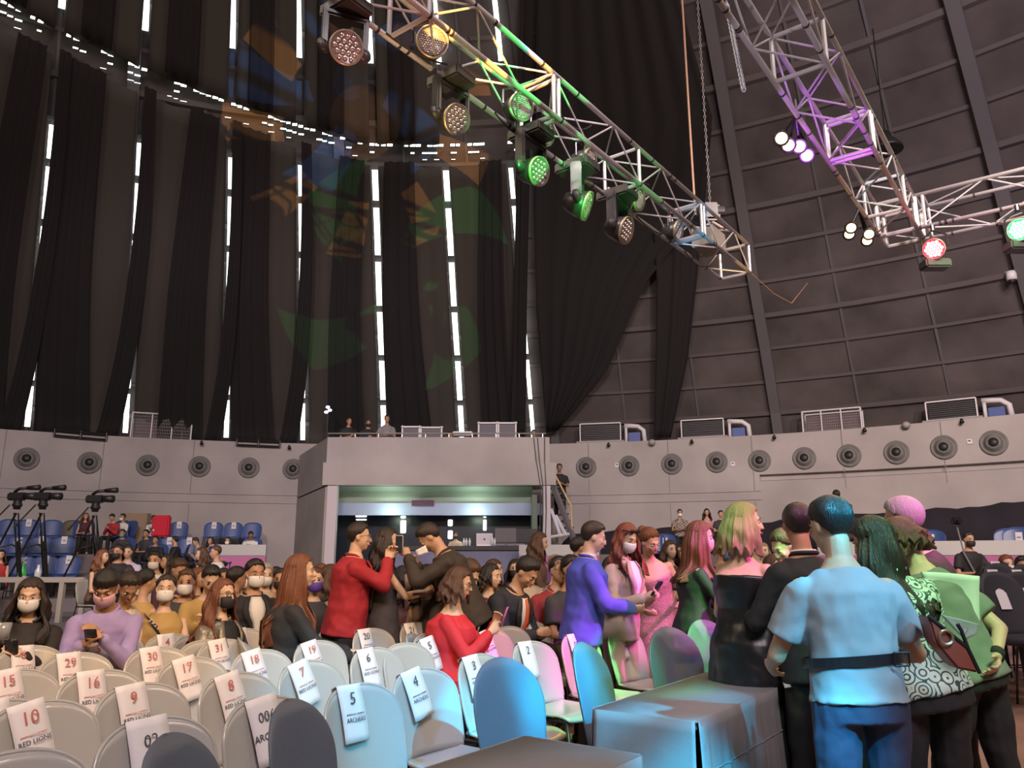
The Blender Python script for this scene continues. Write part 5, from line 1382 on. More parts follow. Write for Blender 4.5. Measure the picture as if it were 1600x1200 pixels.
# --- blonde strapless
t, i = figure('person with light shoulder length hair in long black strapless dress, bare back and arms', lean=4, side=0, head=(38, 2, 0), aL=(-.18, .32, 1.12), aR=(.26, .34, 1.0), fem=True, build=1.2, skin='c', hair=('long', 'blonde', .20),
              top=('strapless', cloth_m('black_satin', (.01, .01, .012), rough=.4), {'hem': .05, 'flare': .26}), bottom=(None, None), det=3, wave=.4, poleR=(.5, -.6, -1))
settle(t, i, 1160, 782, 4.7, 58)
t, i = figure('person in green sequin dress bending over the table, brown tied hair', lean=30, head=(0, 30, 0), aL=(-.12, .5, .98), aR=(.1, .45, .95), fem=True, build=1.0, skin='c', hair=('bun', 'brown', 0),
              top=('dress', mat('green_sequin', (.01, .13, .04), .25, metal=.5, bump=.8, bscale=140), {'hem': .05, 'flare': .24}), bottom=(None, None), det=2)
settle(t, i, 1213, 826, 5.3, -115)
# --- magenta lit woman
t, i = figure('person with long straight hair and beige mask in black blazer and short black dress', lean=6, head=(10, 12, 0), aL=(-.05, .42, 1.08), aR=(.02, .40, 1.06), fem=True, build=1.05, skin='c', hair=('long', 'auburn', .36), mask=CMK['beige'],
              top=('dress', K, {'hem': .80, 'flare': .2, 'sleeve': 2}), bottom=(None, None), det=2, wave=.3)
settle(t, i, 1097, 812, 6.0, 92)
# --- pink gown
t, i = figure('person in shimmering pink strapless gown bending towards the phone', lean=22, side=14, head=(-30, 28, 10), aL=(-.10, .34, 1.02), aR=(.22, .26, .95), fem=True, build=1.02, skin='c', hair=('bun', 'auburn', 0),
              top=('strapless', mat('pink_glitter', (.5, .26, .3), .4, bump=.6, bscale=90, var=.3, vscale=60), {'hem': .04, 'flare': .27}), bottom=(None, None), det=2)
settle(t, i, 1018, 824, 6.9, 175)
# --- beige suit
t, i = figure('person in beige suit with white mask, long red brown hair and sunglasses on top', lean=6, head=(15, 26, 0), aL=(-.05, .30, 1.12), aR=(.06, .28, 1.10), fem=True, build=1.08, skin='c', hair=('long', 'red', .30), mask=CMK['white'],
              top=('jacket', cloth_m('beige', (.44, .33, .26)), {'inner': WH}), bottom=('wide', cloth_m('beige', (.44, .33, .26))), det=2, wave=1.4, hold=1)
bm = B(); 
for sg in (-1, 1): ell(bm, i['hp']((sg*.032, .07, .09)), (.026, .012, .018), i['Hm'])
tube(bm, [i['hp']((-.06, .06, .09)), i['hp']((-.085, 0, .07))], .003); tube(bm, [i['hp']((.06, .06, .09)), i['hp']((.085, 0, .07))], .003); obj('head_sunglasses', bm, M_black, t, True)
settle(t, i, 985, 817, 6.6, 130); phone(t, i, (0, .08, .06), -.6, 'dark phone in the hands of the beige suit person')
# --- blue blazer
t, i = figure('person in bright blue blazer seen in profile, black trousers, swept back hair', lean=7, head=(0, 16, 0), aL=(-.12, .34, 1.05), aR=(.12, .38, 1.04), build=1.12, skin='c', hair=('short', 'dark', 0),
              top=('jacket', cloth_m('blue_blazer', (.06, .08, .42))), bottom=('trousers', K), det=2)
bm = B(); c0 = i['pel']+i['sd']*.50; pts = [c0+i['rx']*.064*math.sin(a)+i['fy']*(.06*math.cos(a)-.004)+V((0, 0, .012)) for a in [2*PI*k/20 for k in range(21)]]; tube(bm, pts, .011, 6); obj('shirt_collar', bm, WH, t, True)
settle(t, i, 932, 814, 6.4, 88)
# --- seated and standing group at centre
def seat_for(t, label):
    z = t.location.z; return dup(chair0, (t.location.x, t.location.y, z), t.rotation_euler.z, label, 'grey chairs under seated people')
t, i = figure('seated person in red shirt with glasses, hand raised to the mouth', 'sit', lean=16, head=(5, -2, 0), aL=(-.02, .26, 1.14), aR=(.12, .3, .72), build=1.15, skin='a', hair=('short', 'black', 0), glasses=True,
              top=('long', cloth_m('red_shirt', (.28, .03, .035))), bottom=('trousers', cloth_m('olive', (.13, .1, .06))), det=2, curl=1.0)
settle(t, i, 872, 868, 7.8, 150, lim=(.86, 1.2)); seat_for(t, 'grey chair under the red shirt person with glasses')
t, i = figure('seated person in black suit with orange tie looking down at his hands', 'sit', lean=24, head=(0, 42, 0), aL=(-.05, .40, .66), aR=(.06, .42, .66), build=1.08, skin='a', hair=('short', 'black', 0),
              top=('jacket', cloth_m('charcoal', (.022, .024, .03)), {'inner': WH, 'tie': cloth_m('orange_tie', (.6, .09, .03), rough=.5)}), bottom=('trousers', K), det=2, curl=1.1)
settle(t, i, 836, 873, 7.2, 122, lim=(.86, 1.22)); seat_for(t, 'grey chair under the orange tie person')
t, i = figure('seated smiling person in sleeveless maroon patterned dress with short wavy hair', 'sit', lean=4, head=(0, 5, 0), fem=True, build=1.3, skin='c', hair=('short', 'black', .10), top=('sleeveless', pattern_mat('maroon_pat', (.3, .12, .1), (.06, .015, .03), 30)), bottom=('trousers', cloth_m('maroon', (.07, .02, .03))), det=2)
settle(t, i, 768, 879, 8.0, 112, lim=(.9, 1.2)); seat_for(t, 'grey chair under the maroon patterned dress person')
t, i = figure('seated person with light brown hair in dark jacket bending over behind the red dress', 'sit', lean=30, head=(0, 38, 0), skin='c', hair=('short', 'brown', 0), top=('jacket', KB, {'inner': WH}), bottom=('trousers', K), det=2)
settle(t, i, 744, 876, 7.4, 108, lim=(.9, 1.2)); seat_for(t, 'grey chair under the brown haired bending person')
t, i = figure('seated person in bright red dress with glasses and long brown hair, typing on a phone', 'sit', lean=6, head=(0, 14, 0), aL=(-.02, .36, .90), aR=(.08, .34, .84), fem=True, build=1.3, skin='c', hair=('long', 'brown', .16), glasses=True,
              top=('dress', cloth_m('red_dress', (.55, .02, .03)), {'sleeve': 2}), bottom=(None, None), det=3, wave=.7, hold=1)
settle(t, i, 722, 898, 6.2, 98, lim=(1.05, 1.2)); phone(t, i, (-.02, .09, .08), -.35, 'pink cased phone in the hands of the red dress person', mat('phone_pink', (.5, .15, .35), .3)); seat_for(t, 'grey chair under the red dress person')
t, i = figure('tall person in dark brown suit bowing the head over a small paper in raised hands', lean=26, head=(0, 48, 0), aL=(-.06, .50, 1.34), aR=(.10, .44, 1.28), build=1.12, skin='a', hair=('short', 'dark', 0), top=('jacket', KB), bottom=('trousers', K), det=2, curl=1.1)
settle(t, i, 655, 822, 7.1, -96)
p = at_y(656, 860, 5.9); sheet('small_paper', 'small white paper held at the face of the brown suit person', 'paper', [at_y(649, 860, 6.85), at_y(665, 852, 6.85), at_y(669, 863, 6.85), at_y(653, 869, 6.85)], M_paper, .002, 4, 4, .003)
t, i = figure('person with long dark hair in dark sleeveless dress holding the forearm out', lean=2, head=(15, 4, 0), aL=(-.1, .38, 1.14), aR=(.0, .40, 1.12), fem=True, build=1.08, skin='c', hair=('long', 'dark', .30), top=('dress', cloth_m('slate_dress', (.04, .036, .045)), {'hem': .12, 'flare': .24}), bottom=(None, None), det=2)
settle(t, i, 607, 822, 7.1, 72)
t, i = figure('person in red blazer and glasses holding a phone up with both hands', lean=7, head=(8, 4, 0), aL=(-.03, .36, 1.42), aR=(.05, .34, 1.39), build=1.18, skin='c', hair=('short', 'dark', 0), glasses=True,
              top=('jacket', cloth_m('red_blazer', (.33, .015, .025)), {'inner': K}), bottom=('trousers', K), det=3, curl=1.0, hold=1, poleR=(.5, 0, -1), poleL=(-.5, 0, -1))
settle(t, i, 562, 815, 6.9, 74); phone(t, i, (0, .09, .12), 0.05, 'pale phone held up by the red blazer person', mat('phone_pale', (.5, .42, .36), .3), .0).rotation_euler.z += .9
t, i = figure('person in black coat with very long straight auburn hair, turned to the right', 'sit', lean=10, head=(10, 0, 0), aR=(.12, .46, .62), aL=(-.05, .46, .64), fem=True, build=1.15, skin='c', hair=('long', 'auburn', .50), top=('jacket', cloth_m('black_coat', (.02, .018, .018))), bottom=('trousers', K), det=3, wave=.3)
settle(t, i, 470, 863, 6.1, 70, lim=(.86, 1.2)); seat_for(t, 'grey chair under the auburn haired person')
t, i = figure('seated person in black jacket and white shirt with white mask, hands folded', 'sit', lean=-2, head=(-5, 4, 0), skin='b', mask=CMK['white'], top=('jacket', K, {'inner': WH}), bottom=('trousers', K), det=2, curl=1, aL=(-.02, .3, .66), aR=(.04, .32, .68), build=1.12)
settle(t, i, 400, 872, 7.3, 146, lim=(.86, 1.2)); seat_for(t, 'grey chair under the white shirt and black jacket person')
t, i = figure('seated person with long wavy brown hair and black mask in shiny grey jacket', 'sit', lean=0, head=(0, 0, 0), fem=True, skin='c', mask=CMK['black'], hair=('long', 'auburn', .40), top=('jacket', mat('grey_metallic', (.2, .18, .14), .4, metal=.3, bump=.6, bscale=14), {'inner': K}), bottom=('trousers', K), det=3, wave=1.5, glasses=True)
settle(t, i, 350, 902, 6.0, 118); seat_for(t, 'grey chair under the grey jacket person')
t, i = figure('seated person with white mask wearing a black and dark red pageant sash', 'sit', lean=0, head=(10, 0, 0), fem=True, skin='c', mask=CMK['white'], hair=('bun', 'dark', 0), top=('sleeveless', cloth_m('mustard', (.42, .27, .09))), bottom=('trousers', cloth_m('dark_red', (.12, .015, .015))), det=2)
rows_ = []
for k in range(13):
    q = k/12; c = i['pel']+i['sd']*(.44-.36*q)+i['rx']*(.12-.26*q); rows_.append([c+i['fy']*(.118+.022*math.sin(PI*q))+w_*(i['rx']*.75+i['sd']*.65) for w_ in (-.055, 0, .055)])
bm = B(); grid(bm, rows_); o = obj('sash', bm, K, t, True, label='black sash with white lettering'); solid(o, .005)
bm = B(); R2 = [[r[0]-i['sd']*.002, r[0]-(r[1]-r[0])*.9] for r in rows_]; grid(bm, R2); o = obj('sash_border', bm, cloth_m('sash_red', (.2, .015, .02)), t, True); solid(o, .005)
for k, ch in enumerate('SPARTA MR & MS'):
    if ch == ' ': continue
    r = rows_[0][1].lerp(rows_[-1][1], (k+.7)/14.5); dn_ = (rows_[-1][1]-rows_[0][1]).normalized(); n_ = i['fy']; up_ = n_.cross(dn_).normalized()*1
    if up_.z < 0: up_ = -up_
    xx = up_.cross(n_).normalized()
    text_mesh(ch, .038, WH, o, Matrix.Translation(r+n_*(.012+.022*math.sin(PI*(k+.7)/14.5)*.2)-up_*.012) @ Matrix((xx, up_, n_)).transposed().to_4x4(), 'sash_letter', .0008)
settle(t, i, 262, 895, 6.6, 150); seat_for(t, 'grey chair under the sash wearer')
t, i = figure('seated person in lilac zip hoodie with pink mask looking down at a phone', 'sit', lean=14, head=(5, 34, 0), aL=(-.03, .36, .84), aR=(.08, .34, .80), skin='b', mask=CMK['pink'], hair=('short', 'black', 0), top=('long', cloth_m('lilac', (.33, .26, .48), bump=.5)), bottom=('trousers', cloth_m('khaki', (.4, .26, .1))), det=3, fringe=14, hold=1)
settle(t, i, 165, 891, 5.7, 162, lim=(1.0, 1.2)); phone(t, i, (0, .08, .04), -.9, 'dark phone in the hands of the lilac hoodie person'); seat_for(t, 'grey chair under the lilac hoodie person')
t, i = figure('seated person with long dark hair, white mask and black top typing on a phone', 'sit', lean=8, head=(0, 14, 0), aL=(-.04, .36, .80), aR=(.07, .34, .78), fem=True, build=1.15, skin='c', mask=CMK['white'], hair=('long', 'dark', .34), top=('shirt', cloth_m('black_top', (.02, .016, .014))), bottom=('trousers', cloth_m('warm_black', (.035, .02, .012))), det=3, wave=1.6, hold=1)
settle(t, i, 50, 905, 5.6, 158, lim=(1.0, 1.2)); phone(t, i, (0, .09, .06), -.5, 'dark phone in the hands of the black top person'); seat_for(t, 'grey chair under the black top person at the left')
t, i = figure('seated person in floral cream top with dark updo looking down', 'sit', lean=20, head=(0, 42, 0), fem=True, skin='b', hair=('bun', 'dark', 0), top=('sleeveless', pattern_mat('cream_floral', (.3, .25, .12), (.6, .52, .42), 45)), bottom=('trousers', K), det=2)
settle(t, i, 208, 896, 6.4, 140); seat_for(t, 'grey chair under the cream floral top person')
t, i = figure('seated person cut by the left edge holding a clear plastic cup', 'sit', lean=4, head=(0, 5, 0), aL=(-.12, .42, .86), aR=(.1, .3, .7), fem=True, skin='b', hair=('short', 'dark', 0), top=('long', cloth_m('tan_top', (.45, .3, .18))), bottom=('trousers', K), det=2, curl=1.0)
settle(t, i, -58, 912, 5.2, 150)
bm = B(); lathe(bm, [(0, 0), (.03, 0), (.042, .1), (.040, .1), (.029, .006)], 18); o = obj('plastic_cup', bm, mat('clear_cup', (.6, .6, .6), .1, trans=.6), label='clear plastic cup by the hand at the left edge', cat='cup', smooth=True); o.location = at_y(4, 1000, 4.9)

# --- crowd: templates copied with their own colours
TPL = {}
def obj_slots(r):
    for ch in r.children:
        for s in ch.material_slots: m = s.material; s.link = 'OBJECT'; s.material = m
def template(key, **k):
    t, i = figure('x', det=1, **k); obj_slots(t); TPL[key] = (t, i); t['_free'] = 1; return t
template('m', pose='sit', lean=6, head=(0, 8, 0), hair=('short', 'black', 0), top=('tee', WH), bottom=('trousers', K), mask=CMK['white'], aL=(-.08, .34, .64), aR=(.08, .33, .64))
template('mj', pose='sit', lean=4, head=(15, 4, 0), build=1.08, hair=('short', 'black', 0), top=('jacket', K), bottom=('trousers', K), mask=CMK['white'], aL=(-.08, .34, .64), aR=(.08, .33, .66))
template('ml', pose='sit', lean=16, head=(-10, 30, 0), hair=('short', 'black', 0), top=('long', WH), bottom=('trousers', K), mask=CMK['white'], aL=(-.04, .34, .80), aR=(.06, .33, .80))
template('f', pose='sit', lean=3, head=(-12, 2, 0), fem=True, hair=('long', 'dark', .26), top=('sleeveless', K), bottom=('trousers', K), mask=CMK['white'], aL=(-.08, .32, .62), aR=(.07, .30, .66))
template('fl', pose='sit', lean=12, head=(10, 24, 0), fem=True, hair=('long', 'dark', .30), top=('long', WH), bottom=('trousers', K), mask=CMK['white'], aL=(-.04, .32, .78), aR=(.06, .30, .78))
template('fb', pose='sit', lean=4, head=(20, 4, 0), fem=True, hair=('bun', 'dark', 0), top=('sleeveless', K), bottom=('trousers', K), mask=CMK['white'])
template('s', pose='stand', lean=3, head=(0, 6, 0), hair=('short', 'black', 0), top=('tee', K), bottom=('trousers', K), mask=CMK['white'], aL=(-.1, .3, 1.12), aR=(.12, .28, 1.08))
template('sf', pose='stand', lean=4, head=(0, 10, 0), fem=True, hair=('long', 'dark', .26), top=('long', K), bottom=('trousers', K), mask=CMK['white'], aL=(-.08, .3, 1.12), aR=(.08, .3, 1.12))
GM = {'eyes': None}
CC_ = {'white': WH, 'black': K, 'navy': NV, 'red': cloth_m('red', (.35, .025, .03)), 'grey': cloth_m('grey', (.2, .19, .2)), 'brown': cloth_m('brown', (.12, .07, .045)), 'beige': cloth_m('sand', (.45, .36, .27)), 'mustard': cloth_m('mustard', (.42, .27, .09)), 'lilac': cloth_m('lilac_shirt', (.42, .38, .5)), 'plaid': pattern_mat('plaid', (.35, .3, .25), (.08, .05, .05), 22, 'CHECK'), 'blue': cloth_m('blue', (.05, .09, .3)), 'maroon': cloth_m('maroon', (.12, .02, .03)), 'pink': cloth_m('pinkish', (.5, .25, .27)), 'dark': cloth_m('darkgrey', (.04, .038, .045))}
first_use = set(); npl = [0]
def crowd(key, px, py, Y, face, topc, hairc='black', skin='a', mask=None, where='', floor=0, extra='', chair=True, botc='black', lim=(.88, 1.12), radial=False):
    src, i = TPL[key]; hn = {'m': 'short', 'mj': 'short', 'ml': 'short', 's': 'short', 'f': 'long', 'fl': 'long', 'sf': 'long', 'fb': 'tied'}[key]
    kind = {'white': 'white', 'dark': 'dark grey'}.get(topc, topc); g = {'m': 't-shirt', 'mj': 'jacket', 'ml': 'shirt', 'f': 'top', 'fl': 'blouse', 'fb': 'dress top', 's': 't-shirt', 'sf': 'top'}[key]
    lab = f"person in {kind} {g} with {hn} {hairc} hair{', ' + mask + ' mask' if mask else ''}, {where}"
    lab = ' '.join(lab.split()[:16])
    t = dup(src, label=lab)
    for ch in list(t.children):
        n = ch.name.split('.')[0]
        m_ = {'body': skin_m(skin), 'hair': hair_m(hairc), 'trousers': CC_[botc]}.get(n) or (CC_[topc] if n in ('t_shirt', 'jacket', 'long_sleeve_top', 'sleeveless_top') else None)
        if n == 'face_mask':
            if mask: m_ = CMK[mask]
            else: 
                bpy.data.objects.remove(ch); continue
        if m_: ch.material_slots[0].link = 'OBJECT'; ch.material_slots[0].material = m_
    if .02 < floor < .9 and Y < 17: floor = .2 if (at_y(px, py, Y).xy-CC).length > 8.9 else 0
    settle(t, i, px, py, Y, face, floor, lim)
    if key[0] != 's' and chair:
        seat = dup(blue0 if floor > .25 else chair0, tuple(t.location), t.rotation_euler.z, ' '.join(('chair under the '+lab.replace('person in ', '')).split()[:16]), 'chairs under the seated crowd')
    return t
blue0 = make_chair('blue_chair', 'x', M_blue, 'blue shell chairs on the tiers')
def tier_y(px, r): return at_r(px, 860, r).y
# blue chairs on the tiers with sheets
fb_ = [True]
M_sheet = mat('tier_sheet', (.6, .58, .62), .7)
def blue(px, r, z, lab, sheet_=1, m=None):
    p = at_r(px, 860, r); rz = math.atan2(p.y-CC.y, p.x-CC.x)+PI/2; rz = math.atan2(CC.y-p.y, CC.x-p.x)-PI/2
    c = blue0 if fb_[0] else dup(blue0, label=lab); fb_[0] = False; c['label'] = lab; c.location = (p.x, p.y, z); c.rotation_euler = (0, 0, rz); c.scale = (1.12,)*3
    if sheet_ == 1:
        s_ = thing('seat_paper', 'small white sheet on the ' + lab, 'paper', (p.x, p.y, z), rz); s_.scale = (1.12,)*3
        bm = B(); grid(bm, [[V((x, -.285, .86)) for x in (-.06, .06)], [V((x, -.26, .86)) for x in (-.06, .06)], [V((x, -.215, .68)) for x in (-.06, .06)]]); o = obj('paper_sheet', bm, M_sheet, s_); solid(o, .002)
        bm = B(); grid(bm, [[V((x, -.226, .77)) for x in (-.03, .03)], [V((x, -.222, .755)) for x in (-.03, .03)]]); obj('printed_line', bm, M_ink, s_)
    if sheet_ == 2:
        s_ = thing('tape_cross', 'white tape cross on the ' + lab, 'tape', (p.x, p.y, z), rz); s_.scale = (1.12,)*3
        for sg in (-1, 1):
            bm = B(); box(bm, (0, -.238, .76), (.19, .006, .035), Matrix.Rotation(-.12, 3, 'X') @ Matrix.Rotation(sg*.7, 3, 'Y')); obj('tape_strip', bm, M_sheet, s_)
    return c
T3, T2_, T1_ = 23.3, 21.5, 19.8
for px, s_, l in ((8, 0, 'blue chair at the left frame edge in the top tier row'), (38, 1, 'blue chair behind the left tripod in the top tier row'), (75, 0, 'blue chair between the second tripod and the brown chair'), (275, 1, 'blue chair beside the red bag in the top tier row'), (330, 1, 'blue chair with sheet left of three by the wall'), (361, 1, 'blue chair with sheet, middle of three by the wall'), (391, 0, 'blue chair without sheet nearest the gallery')):
    blue(px, T3, 1.5, l, s_)
for px, s_, l in ((-8, 0, 'blue chair cut by the left edge in the middle tier row'), (25, 2, 'blue chair in the middle tier row below the left tripod'), (62, 1, 'blue chair in the middle tier row under the second tripod'), (97, 1, 'blue chair in the middle tier row under the brown chair'), (262, 1, 'blue chair in the middle tier row beneath the red bag'), (293, 1, 'blue chair in the middle tier row left of the head group')):
    blue(px, T2_, 1.0, l, s_)
for px, s_, l in ((36, 2, 'blue chair in the lowest tier row beside the red clad figure'), (72, 1, 'blue chair in the lowest tier row above the grey rail'), (108, 1, 'blue chair in the lowest tier row right of the grey rail middle')):
    blue(px, T1_, .5, l, s_)
c = dup(blue0, label='dark brown chair with white sheet in the top tier row', name='plastic_chair'); p = at_r(108, 860, T3); c.location = (p.x, p.y, 1.5); c.rotation_euler = (0, 0, math.atan2(CC.y-p.y, CC.x-p.x)-PI/2); c['group'] = 'brown chairs on the top tier'
for ch in c.children: ch.material_slots[0].link = 'OBJECT'; ch.material_slots[0].material = mat('brown_shell', (.07, .055, .04), .5)
for px, r, z, l in ((1455, 21.5, 1.2, 'blue chair with sheet in front of the black curtain, right'), (1577, 21.5, 1.35, 'blue chair with sheet at the right frame edge'), (1592, 20.8, 1.2, 'lower blue chair at the right frame edge'), (1038, 22, 1.2, 'blue chair with sheet left of the plaid shirt figure'), (1022, 22, 1.2, 'blue chair hidden behind the pink gown')):
    blue(px, r, 1.0, l, 1).scale = (1.25,)*3
# small red bag and red clad person at the far left
p = at_r(252, 822, T3-.3); bm = B(); box(bm, p, (.5, .2, .62), bev=.04); obj('red_bag', bm, cloth_m('red_bag', (.6, .02, .05)), label='bright red bag beside a blue chair in the top tier row', cat='bag')
p = at_r(212, 826, T3+.5); bm = B(); box(bm, p, (.75, .3, .9), bev=.02); obj('cardboard_box', bm, cloth_m('cardboard', (.3, .22, .15)), label='brown cardboard box behind the masked person on the top tier', cat='box')
crowd('f', 3, 858, 17, 165, 'red', 'black', 'a', None, 'at the left frame edge above the grey rail', .35, chair=False)
t = thing('green_bottle', 'green bottle standing on the lowest tier step', 'bottle', at_r(32, 915, 18.6)); t.location.z = .9
bm = B(); lathe(bm, [(0, 0), (.09, 0), (.09, .2), (.03, .32), (.03, .4), (0, .4)], 14); obj('bottle_body', bm, mat('bottle_green', (.05, .5, .08), .2), t, True)
bm = B(); lathe(bm, [(.095, .02), (.095, .12)], 14); obj('bottle_label', bm, WH, t)
t = thing('water_bottle', 'clear water bottle on the tier step right of the green one', 'bottle', at_r(58, 905, 18.6)); t.location.z = .9
bm = B(); lathe(bm, [(0, 0), (.07, 0), (.07, .22), (.03, .3), (.03, .36), (0, .36)], 14); obj('bottle_body', bm, mat('bottle_pale', (.6, .65, .68), .2), t, True)

# crowd list: key, px, py(top of hair), distance, facing, top, hair, skin, mask, where, floor
for a in [
 ('f', 134, 808, tier_y(134, 23), 150, 'maroon', 'auburn', 'a', None, 'seated on the top tier beside the right tripod', 1.5),
 ('ml', 173, 815, tier_y(173, 22.6), 190, 'red', 'black', 'a', None, 'leaning on the top tier near the masked one', 1.5),
 ('m', 191, 811, tier_y(191, 23), 200, 'white', 'dark', 'b', 'white', 'on the top tier before the cardboard box', 1.5),
 ('ml', 240, 811, tier_y(240, 23), 170, 'white', 'black', 'd', None, 'on the top tier beside the red bag', 1.5),
 ('m', 191, 834, tier_y(191, 21.2), 170, 'dark', 'black', 'b', 'green', 'on the middle tier below the masked white one', 1.0),
 ('m', 228, 832, tier_y(228, 21.2), 190, 'dark', 'black', 'b', None, 'on the middle tier below the red bag', 1.0),
 ('mj', 243, 843, tier_y(243, 20), 170, 'black', 'black', 'b', None, 'dark figure above the white mask t-shirt', .8),
 ('m', 202, 842, 15.5, 170, 'lilac', 'black', 'a', None, 'near the tier foot right of the tripods', .3),
 ('f', 162, 857, 13.5, 110, 'brown', 'auburn', 'c', None, 'in profile behind the lilac hoodie', .2),
 ('mj', 186, 850, 14.5, 170, 'black', 'black', 'b', 'black', 'left of the lilac shirted figure', .3),
 ('m', 243, 860, 10.6, 175, 'white', 'black', 'a', 'white', 'at the centre of the left crowd', .1),
 ('mj', 273, 846, tier_y(273, 20), 250, 'black', 'black', 'a', None, 'looking left by the middle tier', .8),
 ('ml', 303, 843, tier_y(303, 20), 230, 'grey', 'dark', 'a', None, 'second of the group by the tier', .8),
 ('f', 316, 854, 15, 250, 'white', 'brown', 'c', None, 'back of the group below the three blue chairs', .4),
 ('f', 329, 843, tier_y(329, 20.5), 200, 'pink', 'dark', 'a', None, 'below the left one of three blue chairs', .8),
 ('m', 337, 851, 16, 230, 'white', 'brown', 'a', None, 'light back beneath the three blue chairs', .5),
 ('f', 356, 842, tier_y(356, 20.5), 190, 'black', 'dark', 'a', 'white', 'below the middle one of three blue chairs', .8),
 ('ml', 392, 834, tier_y(392, 21), 170, 'white', 'black', 'd', None, 'high at the end of the tier near the gallery', 1.0),
 ('f', 262, 864, 12, 230, 'brown', 'dark', 'a', None, 'right of the central white t-shirt', .2),
 ('ml', 285, 873, 10, 140, 'maroon', 'brown', 'a', None, 'between the sash wearer and the plaid one', 0),
 ('mj', 293, 888, 7.6, 150, 'dark', 'brown', 'b', 'white', 'right of the sash wearer', 0),
 ('fb', 231, 887, 7.6, 20, 'mustard', 'black', 'a', None, 'back turned left of the sash wearer', 0),
 ('f', 312, 885, 9.2, 120, 'brown', 'auburn', 'a', None, 'hair to the shoulder behind the grey jacket', 0),
 ('ml', 333, 884, 7.4, 160, 'mustard', 'black', 'c', None, 'behind the black masked grey jacket', 0),
 ('f', 350, 886, 9.5, 160, 'maroon', 'dark', 'b', None, 'in shadow above the grey jacket', 0),
 ('mj', 371, 884, 8.2, 30, 'grey', 'black', 'b', None, 'back turned left of the black jacket', 0),
 ('f', 384, 888, 9.5, 160, 'beige', 'auburn', 'c', 'white', 'left behind the black jacket', 0),
 ('m', 416, 879, 9, 150, 'beige', 'grey', 'c', 'white', 'right behind the black jacket', 0),
 ('f', 432, 884, 10, 140, 'red', 'dark', 'a', None, 'left behind the auburn hair', 0),
 ('fb', 440, 886, 8.6, 150, 'red', 'dark', 'b', 'black', 'beside the auburn hair', 0),
 ('fb', 494, 884, 7.6, 145, 'dark', 'brown', 'c', 'purple', 'between auburn hair and red blazer', 0),
 ('f', 503, 879, 9.4, 140, 'pink', 'auburn', 'c', None, 'second from the red blazer', 0),
 ('f', 518, 880, 8.2, 110, 'beige', 'brown', 'c', None, 'just left of the red blazer', 0),
 ('f', 632, 882, 7.6, 120, 'pink', 'dark', 'c', None, 'behind the long dark dress', 0),
 ('f', 668, 880, 7.6, 150, 'brown', 'dark', 'b', None, 'behind the brown suit', 0),
 ('m', 737, 872, 10.5, 150, 'dark', 'dark', 'b', None, 'under the desk edge on the left', 0),
 ('f', 772, 872, 9.6, 120, 'brown', 'brown', 'c', None, 'behind the maroon patterned dress', 0),
 ('f', 805, 872, 10.5, 190, 'black', 'dark', 'c', 'black', 'before the blue desk front', 0),
 ('mj', 822, 868, 9.2, 200, 'beige', 'black', 'b', 'white', 'behind the orange tie', 0),
 ('fb', 868, 862, 9, 150, 'grey', 'blonde', 'c', None, 'below the headband figure', 0),
 ('m', 893, 866, 7.6, 150, 'dark', 'black', 'b', None, 'peering between red shirt and blue blazer', 0),
 ('f', 955, 868, 9, 160, 'brown', 'dark', 'b', None, 'behind blue blazer and beige suit', 0),
 ('f', 1046, 836, 11, 170, 'brown', 'brown', 'c', None, 'right of the pink gown shoulders', .35),
 ('f', 1060, 822, 15, 180, 'dark', 'dark', 'b', None, 'seated below the plaid shirt', .7),
 ('m', 1075, 846, 10.5, 170, 'maroon', 'dark', 'b', None, 'at the elbow of the pink gown', .2),
 ('mj', 1127, 812, 9, 120, 'dark', 'dark', 'b', 'blue', 'between magenta and light hair figures', .3),
 ('f', 1207, 846, 8, 160, 'brown', 'brown', 'c', None, 'behind the table in the far row', .1),
 ('f', 1232, 832, 12, 170, 'brown', 'dark', 'a', None, 'left of the black suit', .4),
 ('f', 1190, 826, 13, 170, 'grey', 'blonde', 'c', None, 'right of the light haired figure', .5),
 ('f', 1538, 880, 10.0, 185, 'brown', 'dark', 'a', None, 'seated behind the padded chairs, bare shoulders', 0),
 ('f', 1563, 876, 10.2, 175, 'black', 'black', 'c', 'black', 'seated second behind the padded chairs', 0),
 ('mj', 1570, 858, 11.8, 170, 'black', 'red', 'c', 'white', 'seated before the banner at the far right', 0),
 ('mj', 1596, 868, 10, 190, 'navy', 'black', 'b', None, 'cut by the right frame edge', 0),
 ]:
    crowd(a[0], a[1], a[2], a[3], a[4], a[5], a[6], a[7], a[8], a[9], a[10])
